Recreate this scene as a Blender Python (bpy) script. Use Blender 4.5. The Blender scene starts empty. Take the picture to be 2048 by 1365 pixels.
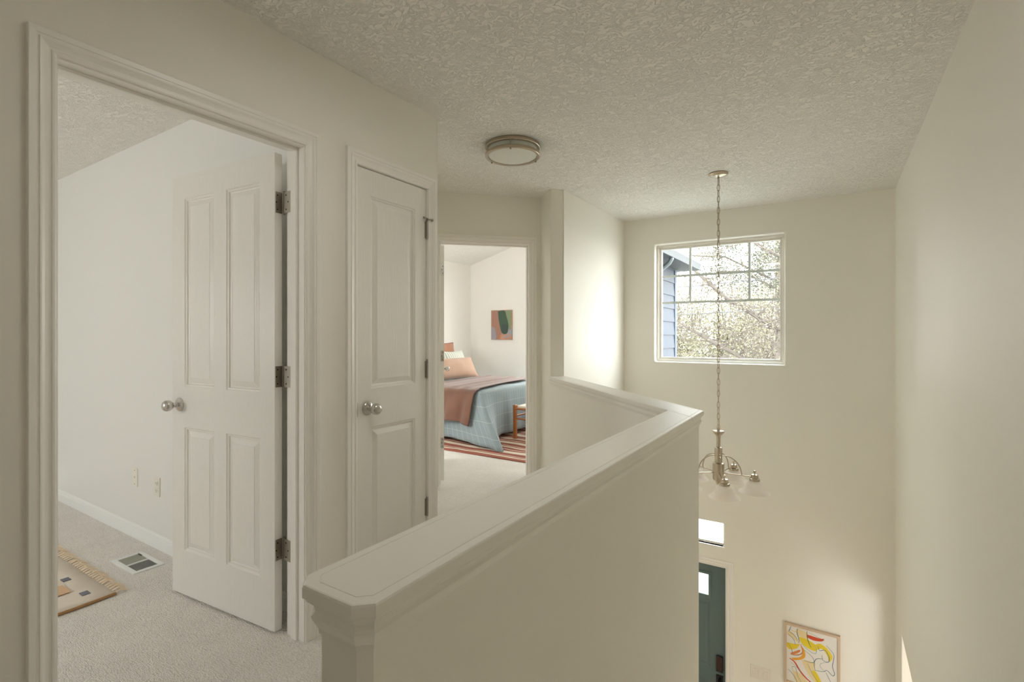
import bpy, math, random
from mathutils import Vector, Matrix
random.seed(7)
PI = math.pi
S2 = math.sqrt(2)
scn = bpy.context.scene
COL = scn.collection

# ------------------------------------------------------------------ camera
cam = bpy.data.cameras.new('camera')
cam.sensor_width = 36
cam.lens = 1010 / 2048 * 36
cam.shift_y = -13 / 2048
cam.clip_start = 0.02
co = bpy.data.objects.new('camera', cam)
COL.objects.link(co)
co.location = (0, 0, 1.26)
co.rotation_euler = (PI / 2, 0, math.radians(32.5))
scn.camera = co

# ------------------------------------------------------------------ world, exposure
scn.view_settings.view_transform = 'Standard'
scn.view_settings.look = 'None'
scn.view_settings.exposure = 0.21
scn.view_settings.gamma = 1
scn.view_settings.use_curve_mapping = False
scn.cycles.max_bounces = 15
scn.cycles.diffuse_bounces = 13
scn.cycles.transparent_max_bounces = 16
scn.cycles.sample_clamp_indirect = 6
scn.cycles.caustics_reflective = False
scn.cycles.caustics_refractive = False

W = bpy.data.worlds.new('sky')
scn.world = W
W.use_nodes = True
wn = W.node_tree
bg = wn.nodes['Background']
tc = wn.nodes.new('ShaderNodeTexCoord')
sp = wn.nodes.new('ShaderNodeSeparateXYZ')
cr = wn.nodes.new('ShaderNodeValToRGB')
wn.links.new(tc.outputs['Generated'], sp.inputs[0])
wn.links.new(sp.outputs['Z'], cr.inputs[0])
wn.links.new(cr.outputs[0], bg.inputs[0])
cr.color_ramp.elements[0].color = (1.0, 0.98, 0.94, 1)
cr.color_ramp.elements[1].color = (0.80, 0.90, 1.0, 1)
WORLD = 12.6
bg.inputs[1].default_value = WORLD


def area(name, loc, direction, sx, sy, power, color=(1, 1, 1), portal=False):
    L = bpy.data.lights.new(name, 'AREA')
    L.shape = 'RECTANGLE'
    L.size, L.size_y = sx, sy
    L.energy = power
    L.color = color
    if portal:
        L.cycles.is_portal = True
    o = bpy.data.objects.new(name, L)
    COL.objects.link(o)
    o.location = loc
    o.rotation_euler = Vector(direction).to_track_quat('-Z', 'Y').to_euler()
    return o


# daylight at the windows (portals guide the sky light through the glazing), then two added hall fills
area('window_portal', (-0.953, 5.33, 1.58), (0, -1, 0), 1.2, 1.22, 1, portal=True)
area('window_portal', (-1.3, 5.33, -0.64), (0, -1, 0), 0.9, 0.25, 1, portal=True)
area('window_portal', (-3.25, 7.27, 1.38), (0, -1, 0), 1.8, 1.6, 1, portal=True)
area('hall_fill_light', (-0.75, -1.1, 2.43), (0, 0.12, -1), 0.9, 0.9, 2.6, (1, 0.975, 0.92))  # added soft fill behind the camera, no ceiling opening here
area('hall_fill_light', (-0.80, 1.18, 2.43), (0, 0, -1), 0.4, 0.4, 4.0, (1, 0.975, 0.92))  # added fill for the middle of the hall, just out of view
# daylight entering at windows outside the frame, plus one added living room fill
DAY = (0.93, 0.97, 1.0)
area('window_portal', (-4.0, -2.44, 1.45), (0, 1, 0), 1.3, 1.2, 1, portal=True)
area('bedroom_two_side_daylight', (-4.55, 2.33, 1.45), (0.1, 1, 0), 1.0, 1.2, 32, (0.97, 0.985, 1.0))
area('living_room_light', (1.85, -0.9, -1.8), (-0.1, 1, 0), 1.1, 1.4, 38, (1.0, 0.985, 0.96))
area('living_room_light', (5.9, 2.6, -1.5), (-1, 0, 0), 2.0, 1.5, 42, (1.0, 0.985, 0.95))  # added fill before a closed wall, lifts the stairwell bounce

# ------------------------------------------------------------------ materials
MATS = {}


def mat(name, color, rough=0.6, metal=0.0, bump=None, spec=0.5, sheen=0.0, color2=None, cscale=8.0, coat=0.0):
    """bump = list of (kind, scale(x,y,z), strength, distance)"""
    m = bpy.data.materials.new(name)
    m.use_nodes = True
    nt = m.node_tree
    b = nt.nodes['Principled BSDF']
    b.inputs['Base Color'].default_value = (*color, 1)
    b.inputs['Roughness'].default_value = rough
    b.inputs['Metallic'].default_value = metal
    b.inputs['Specular IOR Level'].default_value = spec
    if sheen:
        b.inputs['Sheen Weight'].default_value = sheen
    if coat:
        b.inputs['Coat Weight'].default_value = coat
    t = nt.nodes.new('ShaderNodeTexCoord')
    if color2:
        n = nt.nodes.new('ShaderNodeTexNoise')
        n.inputs['Scale'].default_value = cscale
        n.inputs['Detail'].default_value = 3
        nt.links.new(t.outputs['Object'], n.inputs['Vector'])
        r = nt.nodes.new('ShaderNodeValToRGB')
        r.color_ramp.elements[0].position = 0.35
        r.color_ramp.elements[1].position = 0.65
        r.color_ramp.elements[0].color = (*color, 1)
        r.color_ramp.elements[1].color = (*color2, 1)
        nt.links.new(n.outputs['Fac'], r.inputs[0])
        nt.links.new(r.outputs[0], b.inputs['Base Color'])
    prev = None
    for kind, sc, strg, dist in (bump or []):
        mp = nt.nodes.new('ShaderNodeMapping')
        mp.inputs['Scale'].default_value = sc
        nt.links.new(t.outputs['Object'], mp.inputs['Vector'])
        if kind in ('noise', 'knock'):
            n = nt.nodes.new('ShaderNodeTexNoise')
            n.inputs['Scale'].default_value = 1
            n.inputs['Detail'].default_value = 3 if kind == 'noise' else 4
            if kind == 'knock':
                n.inputs['Distortion'].default_value = 1.6
            h = n.outputs['Fac']
        elif kind == 'cells':
            n = nt.nodes.new('ShaderNodeTexVoronoi')
            n.inputs['Scale'].default_value = 1
            h = n.outputs['Distance']
        nt.links.new(mp.outputs[0], n.inputs['Vector'])
        if kind == 'knock':
            r = nt.nodes.new('ShaderNodeValToRGB')
            e = r.color_ramp.elements
            e[0].position, e[1].position = 0.44, 0.56
            e[0].color = (1, 1, 1, 1)
            e[1].color = (1, 1, 1, 1)
            mid = e.new(0.50)
            mid.color = (0, 0, 0, 1)
            nt.links.new(h, r.inputs[0])
            h = r.outputs[0]
        bp = nt.nodes.new('ShaderNodeBump')
        bp.inputs['Strength'].default_value = strg
        bp.inputs['Distance'].default_value = dist
        nt.links.new(h, bp.inputs['Height'])
        if prev:
            nt.links.new(prev, bp.inputs['Normal'])
        prev = bp.outputs[0]
    if prev:
        nt.links.new(prev, b.inputs['Normal'])
    MATS[name] = m
    return m


WALLC = (0.865, 0.843, 0.782)
paint = mat('wall_paint', WALLC, 0.55, bump=[('noise', (160, 160, 160), 0.25, 0.0012), ('noise', (45, 45, 45), 0.10, 0.002)], spec=0.3)
paint1 = mat('wall_paint_bedroom', (0.82, 0.825, 0.80), 0.5, bump=[('noise', (160, 160, 160), 0.25, 0.0012)], spec=0.3)
paint2 = mat('wall_paint_pale', (0.82, 0.80, 0.76), 0.6, bump=[('noise', (120, 120, 120), 0.2, 0.001)], spec=0.3)
ceilm = mat('ceiling_texture', (0.92, 0.90, 0.86), 0.8,
            bump=[('knock', (26, 34, 30), 0.7, 0.006), ('noise', (50, 50, 50), 0.4, 0.005)], spec=0.2)
trimm = mat('trim_paint', (0.90, 0.875, 0.84), 0.32, spec=0.45, bump=[('noise', (14, 14, 160), 0.06, 0.001)])
capm = mat('cap_paint', (0.855, 0.838, 0.782), 0.40, spec=0.5, bump=[('noise', (60, 60, 60), 0.04, 0.001)])
doorm = mat('door_paint', (0.85, 0.84, 0.80), 0.26, spec=0.5, bump=[('noise', (380, 60, 8), 0.55, 0.0020)])
cdoorm = mat('closet_door_paint', (0.85, 0.835, 0.785), 0.38, spec=0.45, bump=[('noise', (380, 60, 8), 0.55, 0.0020)])
nickel = mat('brushed_nickel', (0.50, 0.425, 0.33), 0.28, 1.0, bump=[('noise', (40, 40, 900), 0.10, 0.0005)])
satin = mat('satin_nickel', (0.62, 0.60, 0.57), 0.22, 1.0)
hingem = mat('hinge_metal', (0.42, 0.385, 0.33), 0.42, 1.0)
darkm = mat('dark_metal', (0.03, 0.025, 0.02), 0.4, 0.4)
vinyl = mat('window_vinyl', (0.80, 0.77, 0.71), 0.35)
muntm = mat('muntin_grey', (0.88, 0.90, 0.92), 0.5)
siding = mat('siding_blue', (0.038, 0.045, 0.061), 0.7, bump=[('noise', (20, 20, 200), 0.2, 0.002)])
sidingtrim = mat('siding_trim', (0.042, 0.056, 0.085), 0.6)
fasciam = mat('fascia_paint', (0.016, 0.02, 0.024), 0.6)
soffitm = mat('soffit_paint', (0.035, 0.04, 0.045), 0.7)
gutterw = mat('downspout_metal', (0.10, 0.12, 0.13), 0.45)
roofm = mat('shingle_pale', (0.30, 0.30, 0.31), 0.9, bump=[('noise', (8, 8, 8), 0.4, 0.02)])
teal = mat('teal_door_paint', (0.115, 0.165, 0.165), 0.4, spec=0.4)
lockm = mat('black_lock', (0.012, 0.010, 0.010), 0.25)
lockface = mat('lock_keypad', (0.03, 0.008, 0.008), 0.1)
platem = mat('plastic_white', (0.82, 0.78, 0.72), 0.35)
platei = mat('plastic_ivory', (0.86, 0.84, 0.75), 0.35)
slotm = mat('slot_dark', (0.10, 0.09, 0.08), 0.6)
ventw = mat('register_white', (0.84, 0.85, 0.84), 0.35)
ventd = mat('register_vane', (0.42, 0.42, 0.36), 0.5)
frostm = mat('frosted_glass', (0.78, 0.80, 0.74), 0.45, spec=0.5)
shadem = mat('alabaster_glass', (0.96, 0.94, 0.91), 0.3, color2=(0.92, 0.86, 0.80), cscale=14)
_n = shadem.node_tree
_t = _n.nodes.new('ShaderNodeBsdfTranslucent')
_t.inputs[0].default_value = (1, .97, .94, 1)
_m = _n.nodes.new('ShaderNodeMixShader')
_m.inputs[0].default_value = .5
_n.links.new(_n.nodes['Principled BSDF'].outputs[0], _m.inputs[1])
_n.links.new(_t.outputs[0], _m.inputs[2])
_n.links.new(_m.outputs[0], _n.nodes['Material Output'].inputs[0])
woodp = mat('pale_wood', (0.62, 0.47, 0.34), 0.5, bump=[('noise', (30, 30, 3), 0.1, 0.001)])
woodb = mat('bench_wood', (0.36, 0.13, 0.035), 0.4, bump=[('noise', (60, 60, 6), 0.1, 0.001)])
woven = mat('woven_cord', (0.74, 0.70, 0.60), 0.8, bump=[('cells', (90, 90, 90), 0.6, 0.004)])
terra = mat('terracotta_linen', (0.42, 0.20, 0.12), 0.9, bump=[('noise', (200, 200, 200), 0.4, 0.002)], sheen=0.2, color2=(0.38, 0.17, 0.10), cscale=5)
throwm = mat('rose_throw', (0.175, 0.083, 0.055), 0.95, bump=[('noise', (260, 260, 260), 0.4, 0.002)], sheen=0.3, color2=(0.145, 0.068, 0.045), cscale=6)
peach = mat('peach_linen', (0.50, 0.33, 0.24), 0.9, bump=[('noise', (200, 200, 200), 0.4, 0.002)], sheen=0.2, color2=(0.46, 0.29, 0.20), cscale=6)
pipingm = mat('rust_piping', (0.22, 0.06, 0.03), 0.8)
sheetw = mat('white_sheet', (0.80, 0.80, 0.78), 0.9)
barkm = mat('bark', (0.095, 0.078, 0.066), 0.9, bump=[('noise', (30, 30, 8), 0.6, 0.01)])
leafy = mat('leaf_yellow_green', (0.135, 0.122, 0.072), 0.8)
leafg = mat('leaf_green', (0.068, 0.075, 0.046), 0.8)
leafr = mat('leaf_bud', (0.12, 0.097, 0.07), 0.8)
groundm = mat('ground_pale', (0.30, 0.30, 0.27), 0.95)
cablem = mat('cable_black', (0.06, 0.06, 0.065), 0.6)
hallwood = mat('lower_floor_wood', (0.72, 0.67, 0.60), 0.45, bump=[('noise', (40, 3, 3), 0.1, 0.001)])


def carpet_mat(name, c1, c2, rows=True):
    m = bpy.data.materials.new(name)
    m.use_nodes = True
    nt = m.node_tree
    b = nt.nodes['Principled BSDF']
    b.inputs['Roughness'].default_value = 1.0
    b.inputs['Specular IOR Level'].default_value = 0.1
    b.inputs['Sheen Weight'].default_value = 0.15
    t = nt.nodes.new('ShaderNodeTexCoord')
    mp = nt.nodes.new('ShaderNodeMapping')
    mp.inputs['Rotation'].default_value = (0, 0, math.radians(4))
    mp.inputs['Scale'].default_value = (95, 190, 95) if rows else (190, 190, 190)
    nt.links.new(t.outputs['Object'], mp.inputs['Vector'])
    v = nt.nodes.new('ShaderNodeTexVoronoi')
    v.inputs['Scale'].default_value = 1
    v.inputs['Randomness'].default_value = 0.75 if rows else 1.0
    nt.links.new(mp.outputs[0], v.inputs['Vector'])
    r = nt.nodes.new('ShaderNodeValToRGB')
    r.color_ramp.elements[0].position = 0.25
    r.color_ramp.elements[1].position = 0.80
    r.color_ramp.elements[0].color = (*c1, 1)
    r.color_ramp.elements[1].color = (*c2, 1)
    nt.links.new(v.outputs['Distance'], r.inputs[0])
    n = nt.nodes.new('ShaderNodeTexNoise')
    n.inputs['Scale'].default_value = 5
    n.inputs['Detail'].default_value = 4
    nt.links.new(t.outputs['Object'], n.inputs['Vector'])
    mx = nt.nodes.new('ShaderNodeMix')
    mx.data_type = 'RGBA'
    mx.blend_type = 'MULTIPLY'
    mx.inputs[0].default_value = 0.16
    nt.links.new(r.outputs[0], mx.inputs[6])
    nt.links.new(n.outputs['Fac'], mx.inputs[7])
    nt.links.new(mx.outputs[2], b.inputs['Base Color'])
    inv = nt.nodes.new('ShaderNodeMath')
    inv.operation = 'SUBTRACT'
    inv.inputs[0].default_value = 1
    nt.links.new(v.outputs['Distance'], inv.inputs[1])
    bp = nt.nodes.new('ShaderNodeBump')
    bp.inputs['Strength'].default_value = 1.0
    bp.inputs['Distance'].default_value = 0.006
    nt.links.new(inv.outputs[0], bp.inputs['Height'])
    nt.links.new(bp.outputs[0], b.inputs['Normal'])
    return m


carpet = carpet_mat('loop_carpet', (0.97, 0.945, 0.91), (0.83, 0.785, 0.73))


def glass_mat():
    m = bpy.data.materials.new('window_glass')
    m.use_nodes = True
    nt = m.node_tree
    nt.nodes.remove(nt.nodes['Principled BSDF'])
    out = nt.nodes['Material Output']
    tr = nt.nodes.new('ShaderNodeBsdfTransparent')
    tr.inputs[0].default_value = (0.97, 0.985, 0.98, 1)
    gl = nt.nodes.new('ShaderNodeBsdfGlossy')
    gl.inputs['Roughness'].default_value = 0.01
    lw = nt.nodes.new('ShaderNodeLayerWeight')
    lw.inputs[0].default_value = .5
    pw = nt.nodes.new('ShaderNodeMath')
    pw.operation = 'POWER'
    pw.inputs[1].default_value = 5
    nt.links.new(lw.outputs['Facing'], pw.inputs[0])
    fr = nt.nodes.new('ShaderNodeMath')
    fr.operation = 'MULTIPLY_ADD'
    fr.inputs[1].default_value = .6
    fr.inputs[2].default_value = .03
    nt.links.new(pw.outputs[0], fr.inputs[0])
    mx = nt.nodes.new('ShaderNodeMixShader')
    nt.links.new(fr.outputs[0], mx.inputs[0])
    nt.links.new(tr.outputs[0], mx.inputs[1])
    nt.links.new(gl.outputs[0], mx.inputs[2])
    nt.links.new(mx.outputs[0], out.inputs[0])
    return m


glass = glass_mat()
basem = mat('baseboard_paint', (0.89, 0.895, 0.89), 0.3, spec=0.5)


# ------------------------------------------------------------------ mesh helpers
class MB:
    def __init__(s):
        s.v, s.f, s.uv = [], [], None

    def add(s, verts, faces):
        o = len(s.v)
        s.v += [tuple(p) for p in verts]
        s.f += [tuple(i + o for i in f) for f in faces]
        return s

    def box(s, x0, x1, y0, y1, z0, z1, M=None):
        vs = [(x0, y0, z0), (x1, y0, z0), (x1, y1, z0), (x0, y1, z0), (x0, y0, z1), (x1, y0, z1), (x1, y1, z1), (x0, y1, z1)]
        if M:
            vs = [tuple(M @ Vector(p)) for p in vs]
        return s.add(vs, [(0, 3, 2, 1), (4, 5, 6, 7), (0, 1, 5, 4), (1, 2, 6, 5), (2, 3, 7, 6), (3, 0, 4, 7)])

    def prism(s, poly, z0, z1):
        n = len(poly)
        vs = [(x, y, z0) for x, y in poly] + [(x, y, z1) for x, y in poly]
        fs = [tuple(range(n))[::-1], tuple(range(n, 2 * n))] + [(i, (i + 1) % n, n + (i + 1) % n, n + i) for i in range(n)]
        return s.add(vs, fs)

    def lathe(s, prof, seg=24, M=None, z=True):
        """profile of (r, h) about local z"""
        n = len(prof)
        vs, fs = [], []
        for k in range(seg):
            a = 2 * PI * k / seg
            for r, h in prof:
                vs.append((r * math.cos(a), r * math.sin(a), h))
        for k in range(seg):
            k2 = (k + 1) % seg
            for i in range(n - 1):
                fs.append((k * n + i, k2 * n + i, k2 * n + i + 1, k * n + i + 1))
        if prof[0][0] > 1e-6:
            fs.append(tuple(k * n for k in range(seg))[::-1])
        if prof[-1][0] > 1e-6:
            fs.append(tuple(k * n + n - 1 for k in range(seg)))
        if M:
            vs = [tuple(M @ Vector(p)) for p in vs]
        return s.add(vs, fs)

    def tube(s, pts, r, seg=8, closed=False):
        pts = [Vector(p) for p in pts]
        n = len(pts)
        rs = r if isinstance(r, (list, tuple)) else [r] * n
        vs, fs = [], []
        up = None
        for i, p in enumerate(pts):
            if closed:
                d = pts[(i + 1) % n] - pts[i - 1]
            else:
                d = pts[min(i + 1, n - 1)] - pts[max(i - 1, 0)]
            d.normalize()
            if up is None:
                up = Vector((0, 0, 1)) if abs(d.z) < 0.9 else Vector((1, 0, 0))
            a = up.cross(d)
            if a.length < 1e-4:
                a = Vector((0, 1, 0)).cross(d)
            a.normalize()
            b = d.cross(a)
            up = b
            for k in range(seg):
                t = 2 * PI * k / seg
                vs.append(tuple(p + (a * math.cos(t) + b * math.sin(t)) * rs[i]))
        m = n if closed else n - 1
        for i in range(m):
            j = (i + 1) % n
            for k in range(seg):
                k2 = (k + 1) % seg
                fs.append((i * seg + k, i * seg + k2, j * seg + k2, j * seg + k))
        if not closed:
            fs.append(tuple(range(seg))[::-1])
            fs.append(tuple((n - 1) * seg + k for k in range(seg)))
        return s.add(vs, fs)

    def build(s, name, m, parent=None, smooth=False, bevel=0, bseg=2, loc=None):
        me = bpy.data.meshes.new(name)
        me.from_pydata(s.v, [], s.f)
        me.validate()
        if isinstance(m, (list, tuple)):
            for q in m:
                me.materials.append(q)
        else:
            me.materials.append(m)
        o = bpy.data.objects.new(name, me)
        COL.objects.link(o)
        if parent:
            o.parent = parent
        if loc:
            o.location = loc
        if smooth:
            for p in me.polygons:
                p.use_smooth = True
            try:
                me.set_sharp_from_angle(angle=math.radians(38))
            except Exception:
                pass
        if bevel:
            b = o.modifiers.new('bevel', 'BEVEL')
            b.width = bevel
            b.segments = bseg
            b.limit_method = 'ANGLE'
            b.angle_limit = math.radians(40)
        return o


def empty(name, loc=(0, 0, 0), rz=0):
    o = bpy.data.objects.new(name, None)
    COL.objects.link(o)
    o.location = loc
    o.rotation_euler = (0, 0, rz)
    o.empty_display_size = 0.1
    return o


def tag(o, label, cat=None, group=None, kind=None):
    o['label'] = label
    if cat:
        o['category'] = cat
    if group:
        o['group'] = group
    if kind:
        o['kind'] = kind
    return o


def struct(o, label, cat='wall'):
    return tag(o, label, cat, kind='structure')


def copy_tree(o, parent=None):
    c = o.copy()
    COL.objects.link(c)
    if parent:
        c.parent = parent
    for ch in list(o.children):
        copy_tree(ch, c)
    return c


def SN(s, n, z=None):
    """diagonal frame: s along (-1,1)/sqrt2, n along (1,1)/sqrt2"""
    p = ((n - s) / S2, (n + s) / S2)
    return p if z is None else (p[0], p[1], z)


def wall(name, p0, p1, z0, z1, thick, holes=(), m=None, label='', bevel=0):
    """face on the line p0->p1, body on its left side; holes (u0,u1,z0,z1)"""
    p0, p1 = Vector(p0), Vector(p1)
    L = (p1 - p0).length
    u = (p1 - p0) / L
    nrm = Vector((-u.y, u.x))
    us = sorted({0, L} | {h[0] for h in holes} | {h[1] for h in holes})
    zs = sorted({z0, z1} | {max(h[2], z0) for h in holes} | {h[3] for h in holes})
    solid = {}
    for i in range(len(us) - 1):
        for j in range(len(zs) - 1):
            uc, zc = (us[i] + us[i + 1]) / 2, (zs[j] + zs[j + 1]) / 2
            solid[i, j] = not any(h[0] < uc < h[1] and h[2] < zc < h[3] for h in holes)
    idx, vs, fs = {}, [], []

    def V(i, j, k):
        if (i, j, k) not in idx:
            p = p0 + u * us[i] + nrm * (thick * k)
            idx[i, j, k] = len(vs)
            vs.append((p.x, p.y, zs[j]))
        return idx[i, j, k]
    for (i, j), sld in solid.items():
        if not sld:
            continue
        fs.append((V(i, j, 0), V(i + 1, j, 0), V(i + 1, j + 1, 0), V(i, j + 1, 0)))
        fs.append((V(i, j, 1), V(i, j + 1, 1), V(i + 1, j + 1, 1), V(i + 1, j, 1)))
        for di, dj, a, b in ((-1, 0, (i, j), (i, j + 1)), (1, 0, (i + 1, j), (i + 1, j + 1)), (0, -1, (i, j), (i + 1, j)), (0, 1, (i, j + 1), (i + 1, j + 1))):
            if not solid.get((i + di, j + dj), False):
                q = (V(*a, 0), V(*b, 0), V(*b, 1), V(*a, 1))
                fs.append(q if (di == -1 or dj == 1) else q[::-1])
    mb = MB()
    mb.v, mb.f = vs, fs
    o = mb.build(name, m or paint, bevel=bevel, bseg=3)
    return struct(o, label)


# ------------------------------------------------------------------ room shell
CZ = 2.44
LZ = -3.0
DC = 4.22      # s of the diagonal door wall
HI, HO = 1.192, 1.302   # n of the two faces of the diagonal half wall
XR, XL = -0.508, -0.6085  # faces of the straight half wall
NEAR = 0.445
COLS = 3.93

wall('wall_left', (-1.825, -3.0), (-1.825, 2.11), 0, CZ + .05, 0.104,
     [(3.0 + .489, 3.0 + 1.301, -1, 2.046), (3.0 + 1.537, 3.0 + 2.038, -1, 2.046)],
     label='long cream hall wall with the open bedroom door and the narrow closet door', bevel=0.008)
wall('wall_passage', SN(2.795, .2015), SN(DC + .02, .2015), 0, CZ + .05, 0.12, label='hidden cream wall of the passage beside the far bedroom door')
wall('wall_diagonal', SN(DC, -0.95), SN(DC, 1.56), 0, 3.0, 0.12, [(.95 + .303, .95 + 1.104, -1, 2.046)],
     label='cream angled wall holding the far bedroom doorway')
mb = MB()
mb.prism([SN(COLS, HI), SN(COLS, HO), SN(DC + .05, HO), SN(DC + .05, HI)], 0, CZ + .02)
struct(mb.build('wall_column', paint, bevel=0.012, bseg=3), 'short full height wall stub where the half wall ends')
wall('wall_stairwell', (-1.855, 3.70), (-1.855, 5.14), LZ, CZ + .05, 0.12, label='bright cream stairwell wall left of the square window')
wall('wall_front', (-2.0, 5.107), (0.56, 5.107), LZ, CZ + .05, 0.16,
     [(2 - 1.536, 2 - .370, .987, 2.171), (2 - 1.79, 2 - .838, LZ - 1, -.93), (2 - 1.77, 2 - .878, -.755, -.533)],
     label='tall cream stairwell wall with the square window above the front door', bevel=0.012)
wall('wall_right', (0.42, 5.12), (0.42, -3.0), LZ, CZ + .05, 0.12, [(5.12 - 4.67, 5.12 - 2.95, LZ - 1, -.946)],
     label='cream wall on the right of the stairwell', bevel=0.006)
wall('wall_back', (0.5, -3.0), (-1.9, -3.0), 0, CZ + .05, 0.12, label='wall at the back end of the hall behind the camera')
# bedroom one
wall('wall_bedroom_one_far', (-5.6, 1.39), (-1.93, 1.39), 0, CZ + .05, 0.1, m=paint1, label='pale bedroom wall with two outlet plates behind the open door')
wall('wall_bedroom_one_left', (-5.6, -2.4), (-5.6, 1.45), 0, CZ + .05, 0.12, m=paint1, label='left wall of the near bedroom')
wall('wall_bedroom_one_back', (-1.9, -2.3), (-5.65, -2.3), 0, CZ + .05, 0.12, [(1.6, 2.5, 1.0, 1.85)], m=paint1, label='window wall of the near bedroom outside the view')
mb = MB()
mb.box(-1.936, -1.929, -2.3, .489, 0, CZ)
mb.box(-1.936, -1.929, .489, 1.301, 2.046, CZ)
mb.box(-1.936, -1.929, 1.301, 1.39, 0, CZ)
struct(mb.build('wall_bedroom_one_right', paint1), 'bedroom side of the hall wall')
# bedroom two
wall('wall_bedroom_two_left', (-5.35, 2.3), (-5.35, 7.1), 0, 3.0, 0.12, m=paint2, label='pale wall behind the head of the bed')
wall('wall_bedroom_two_front', (-5.4, 7.05), (-1.9, 7.05), 0, 3.05, 0.15, [(5.4 - 4.147, 5.4 - 2.35, .60, 2.176)], m=paint2,
     label='pale gabled wall with the painting in the far bedroom')
wall('wall_bedroom_two_near', (-3.4, 2.45), (-5.4, 2.45), 0, 3.0, 0.1, [(.65, 1.65, .85, 2.05)], m=paint2, label='hidden near wall of the far bedroom')
wall('wall_bedroom_two_right', (-1.975, 3.85), (-1.975, 7.1), 0, 2.9, 0.0 + .015, m=paint2, label='hidden right wall of the far bedroom')
# ceilings
mb = MB()
mb.prism([(-1.9, -3.05), (.5, -3.05), (.5, 5.2), (-1.93, 5.2), (-1.93, 3.80), SN(DC + .06, 1.45), SN(DC + .06, .12), SN(2.72, .12)], CZ, CZ + .1)
struct(mb.build('ceiling', ceilm), 'textured cream ceiling over the hall and stairwell', 'ceiling')
mb = MB()
mb.box(-5.65, -1.9, -2.35, 1.42, CZ, CZ + .1)
struct(mb.build('ceiling_bedroom_one', ceilm), 'textured ceiling of the near bedroom', 'ceiling')
mb = MB()
for xa, za, xb, zb in ((-5.45, 2.43, -3.6, 2.97), (-3.6, 2.97, -1.85, 2.46)):
    mb.add([(xa, 2.3, za), (xb, 2.3, zb), (xb, 7.12, zb), (xa, 7.12, za), (xa, 2.3, za + .1), (xb, 2.3, zb + .1), (xb, 7.12, zb + .1), (xa, 7.12, za + .1)],
           [(0, 3, 2, 1), (4, 5, 6, 7), (0, 1, 5, 4), (1, 2, 6, 5), (2, 3, 7, 6), (3, 0, 4, 7)])
struct(mb.build('ceiling_bedroom_two', ceilm), 'sloping ceiling of the far bedroom', 'ceiling')
# floors
mb = MB()
ex = SN(0, 1.247)
mb.prism([(-5.65, -3.05), (.5, -3.05), (.5, .43), (-.512, .43), (-.56, .5), (-.56, 1.247 * S2 + .56), SN(COLS + .05, 1.247), (-1.90, 3.8), (-1.90, 7.1), (-5.45, 7.1)], -.25, 0)
struct(mb.build('floor', carpet), 'beige loop carpet through the hall and bedrooms', 'carpet')
mb = MB()
mb.box(-3.0, 6.1, -1.2, 5.15, LZ - .1, LZ)
struct(mb.build('floor_lower', hallwood), 'lower floor at the foot of the stairwell', 'floor')
# living room shell beyond the opening of the right wall
mb = MB()
mb.box(.54, 6.1, 5.107, 5.2, LZ, -.3)
mb.box(6.0, 6.1, -1.1, 5.15, LZ, -.3)
mb.box(.54, 1.3, -1.1, -1.0, LZ, -.3)
mb.box(2.4, 6.1, -1.1, -1.0, LZ, -.3)
mb.box(1.3, 2.4, -1.1, -1.0, -1.1, -.3)
mb.box(1.3, 2.4, -1.1, -1.0, LZ, -2.5)
mb.box(.54, 6.1, -1.1, 5.2, -.34, -.28)
struct(mb.build('wall_living_room', paint2), 'white living room shell behind the opening at the foot of the stairs')
# stairs
mb = MB()
for k in range(15):
    zt = -.1875 * (k + 1)
    mb.box(XR + .01, .419, .47 + .262 * k, .47 + .262 * (k + 1) + .02, zt - .22, zt)
struct(mb.build('stairs', carpet), 'carpeted stair flight descending behind the half wall', 'stairs')


# half wall: plan outline with offset
def outline(o, ch=0.015, s_end=COLS + .01):
    xl, xr, y0 = XL - o, XR + o, NEAR - o
    c = ch
    ni, no = HI - o, HO + o
    return [(xl, y0 + c), (xl + c, y0), (xr - c, y0), (xr, y0 + c), (xr, no * S2 - xr), SN(s_end, no), SN(s_end, ni), (xl, ni * S2 - xl)]


CAPZ = 0.92
mb = MB()
mb.prism(outline(0.0), LZ, CAPZ - .012)
struct(mb.build('wall_half', paint), 'cream half wall guarding the stairwell, turning at an angle to the wall stub')
cap = empty('trim_1', (XL, NEAR, CAPZ))
struct(cap, 'painted cap rail on top of the half wall with a moulded edge', 'trim')


def loops(prof, s_end):
    rings = [outline(o, 0.015 + o * .3, s_end) for o, z in prof]
    vs = []
    for (o, z), r in zip(prof, rings):
        vs += [(x - XL, y - NEAR, z) for x, y in r]
    n = 8
    fs = []
    for i in range(len(prof) - 1):
        for k in range(n):
            k2 = (k + 1) % n
            fs.append((i * n + k, i * n + k2, (i + 1) * n + k2, (i + 1) * n + k))
    return vs, fs, n


prof = [(0.0, -.071), (.003, -.070), (.0035, -.063), (.0055, -.060), (.0105, -.049), (.0115, -.045), (.0080, -.041), (.0070, -.037), (.0085, -.031), (.0135, -.026), (.0165, -.0235), (.0165, -.018)]
vs, fs, n = loops(prof, COLS)
mb = MB()
mb.add(vs, fs)
mb.build('edge_moulding', capm, cap)
# cap boards: straight piece and angled piece with a fine joint between them
bp_ = [(.010, -.0195), (.0185, -.0195), (.0205, -.0175), (.0205, -.0035), (.0190, -.0008), (.0170, 0.0), (.0030, 0.0), (.0026, -.0009), (.0018, -.0009), (.0014, 0.0)]
ang_ch = 0.022


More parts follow.
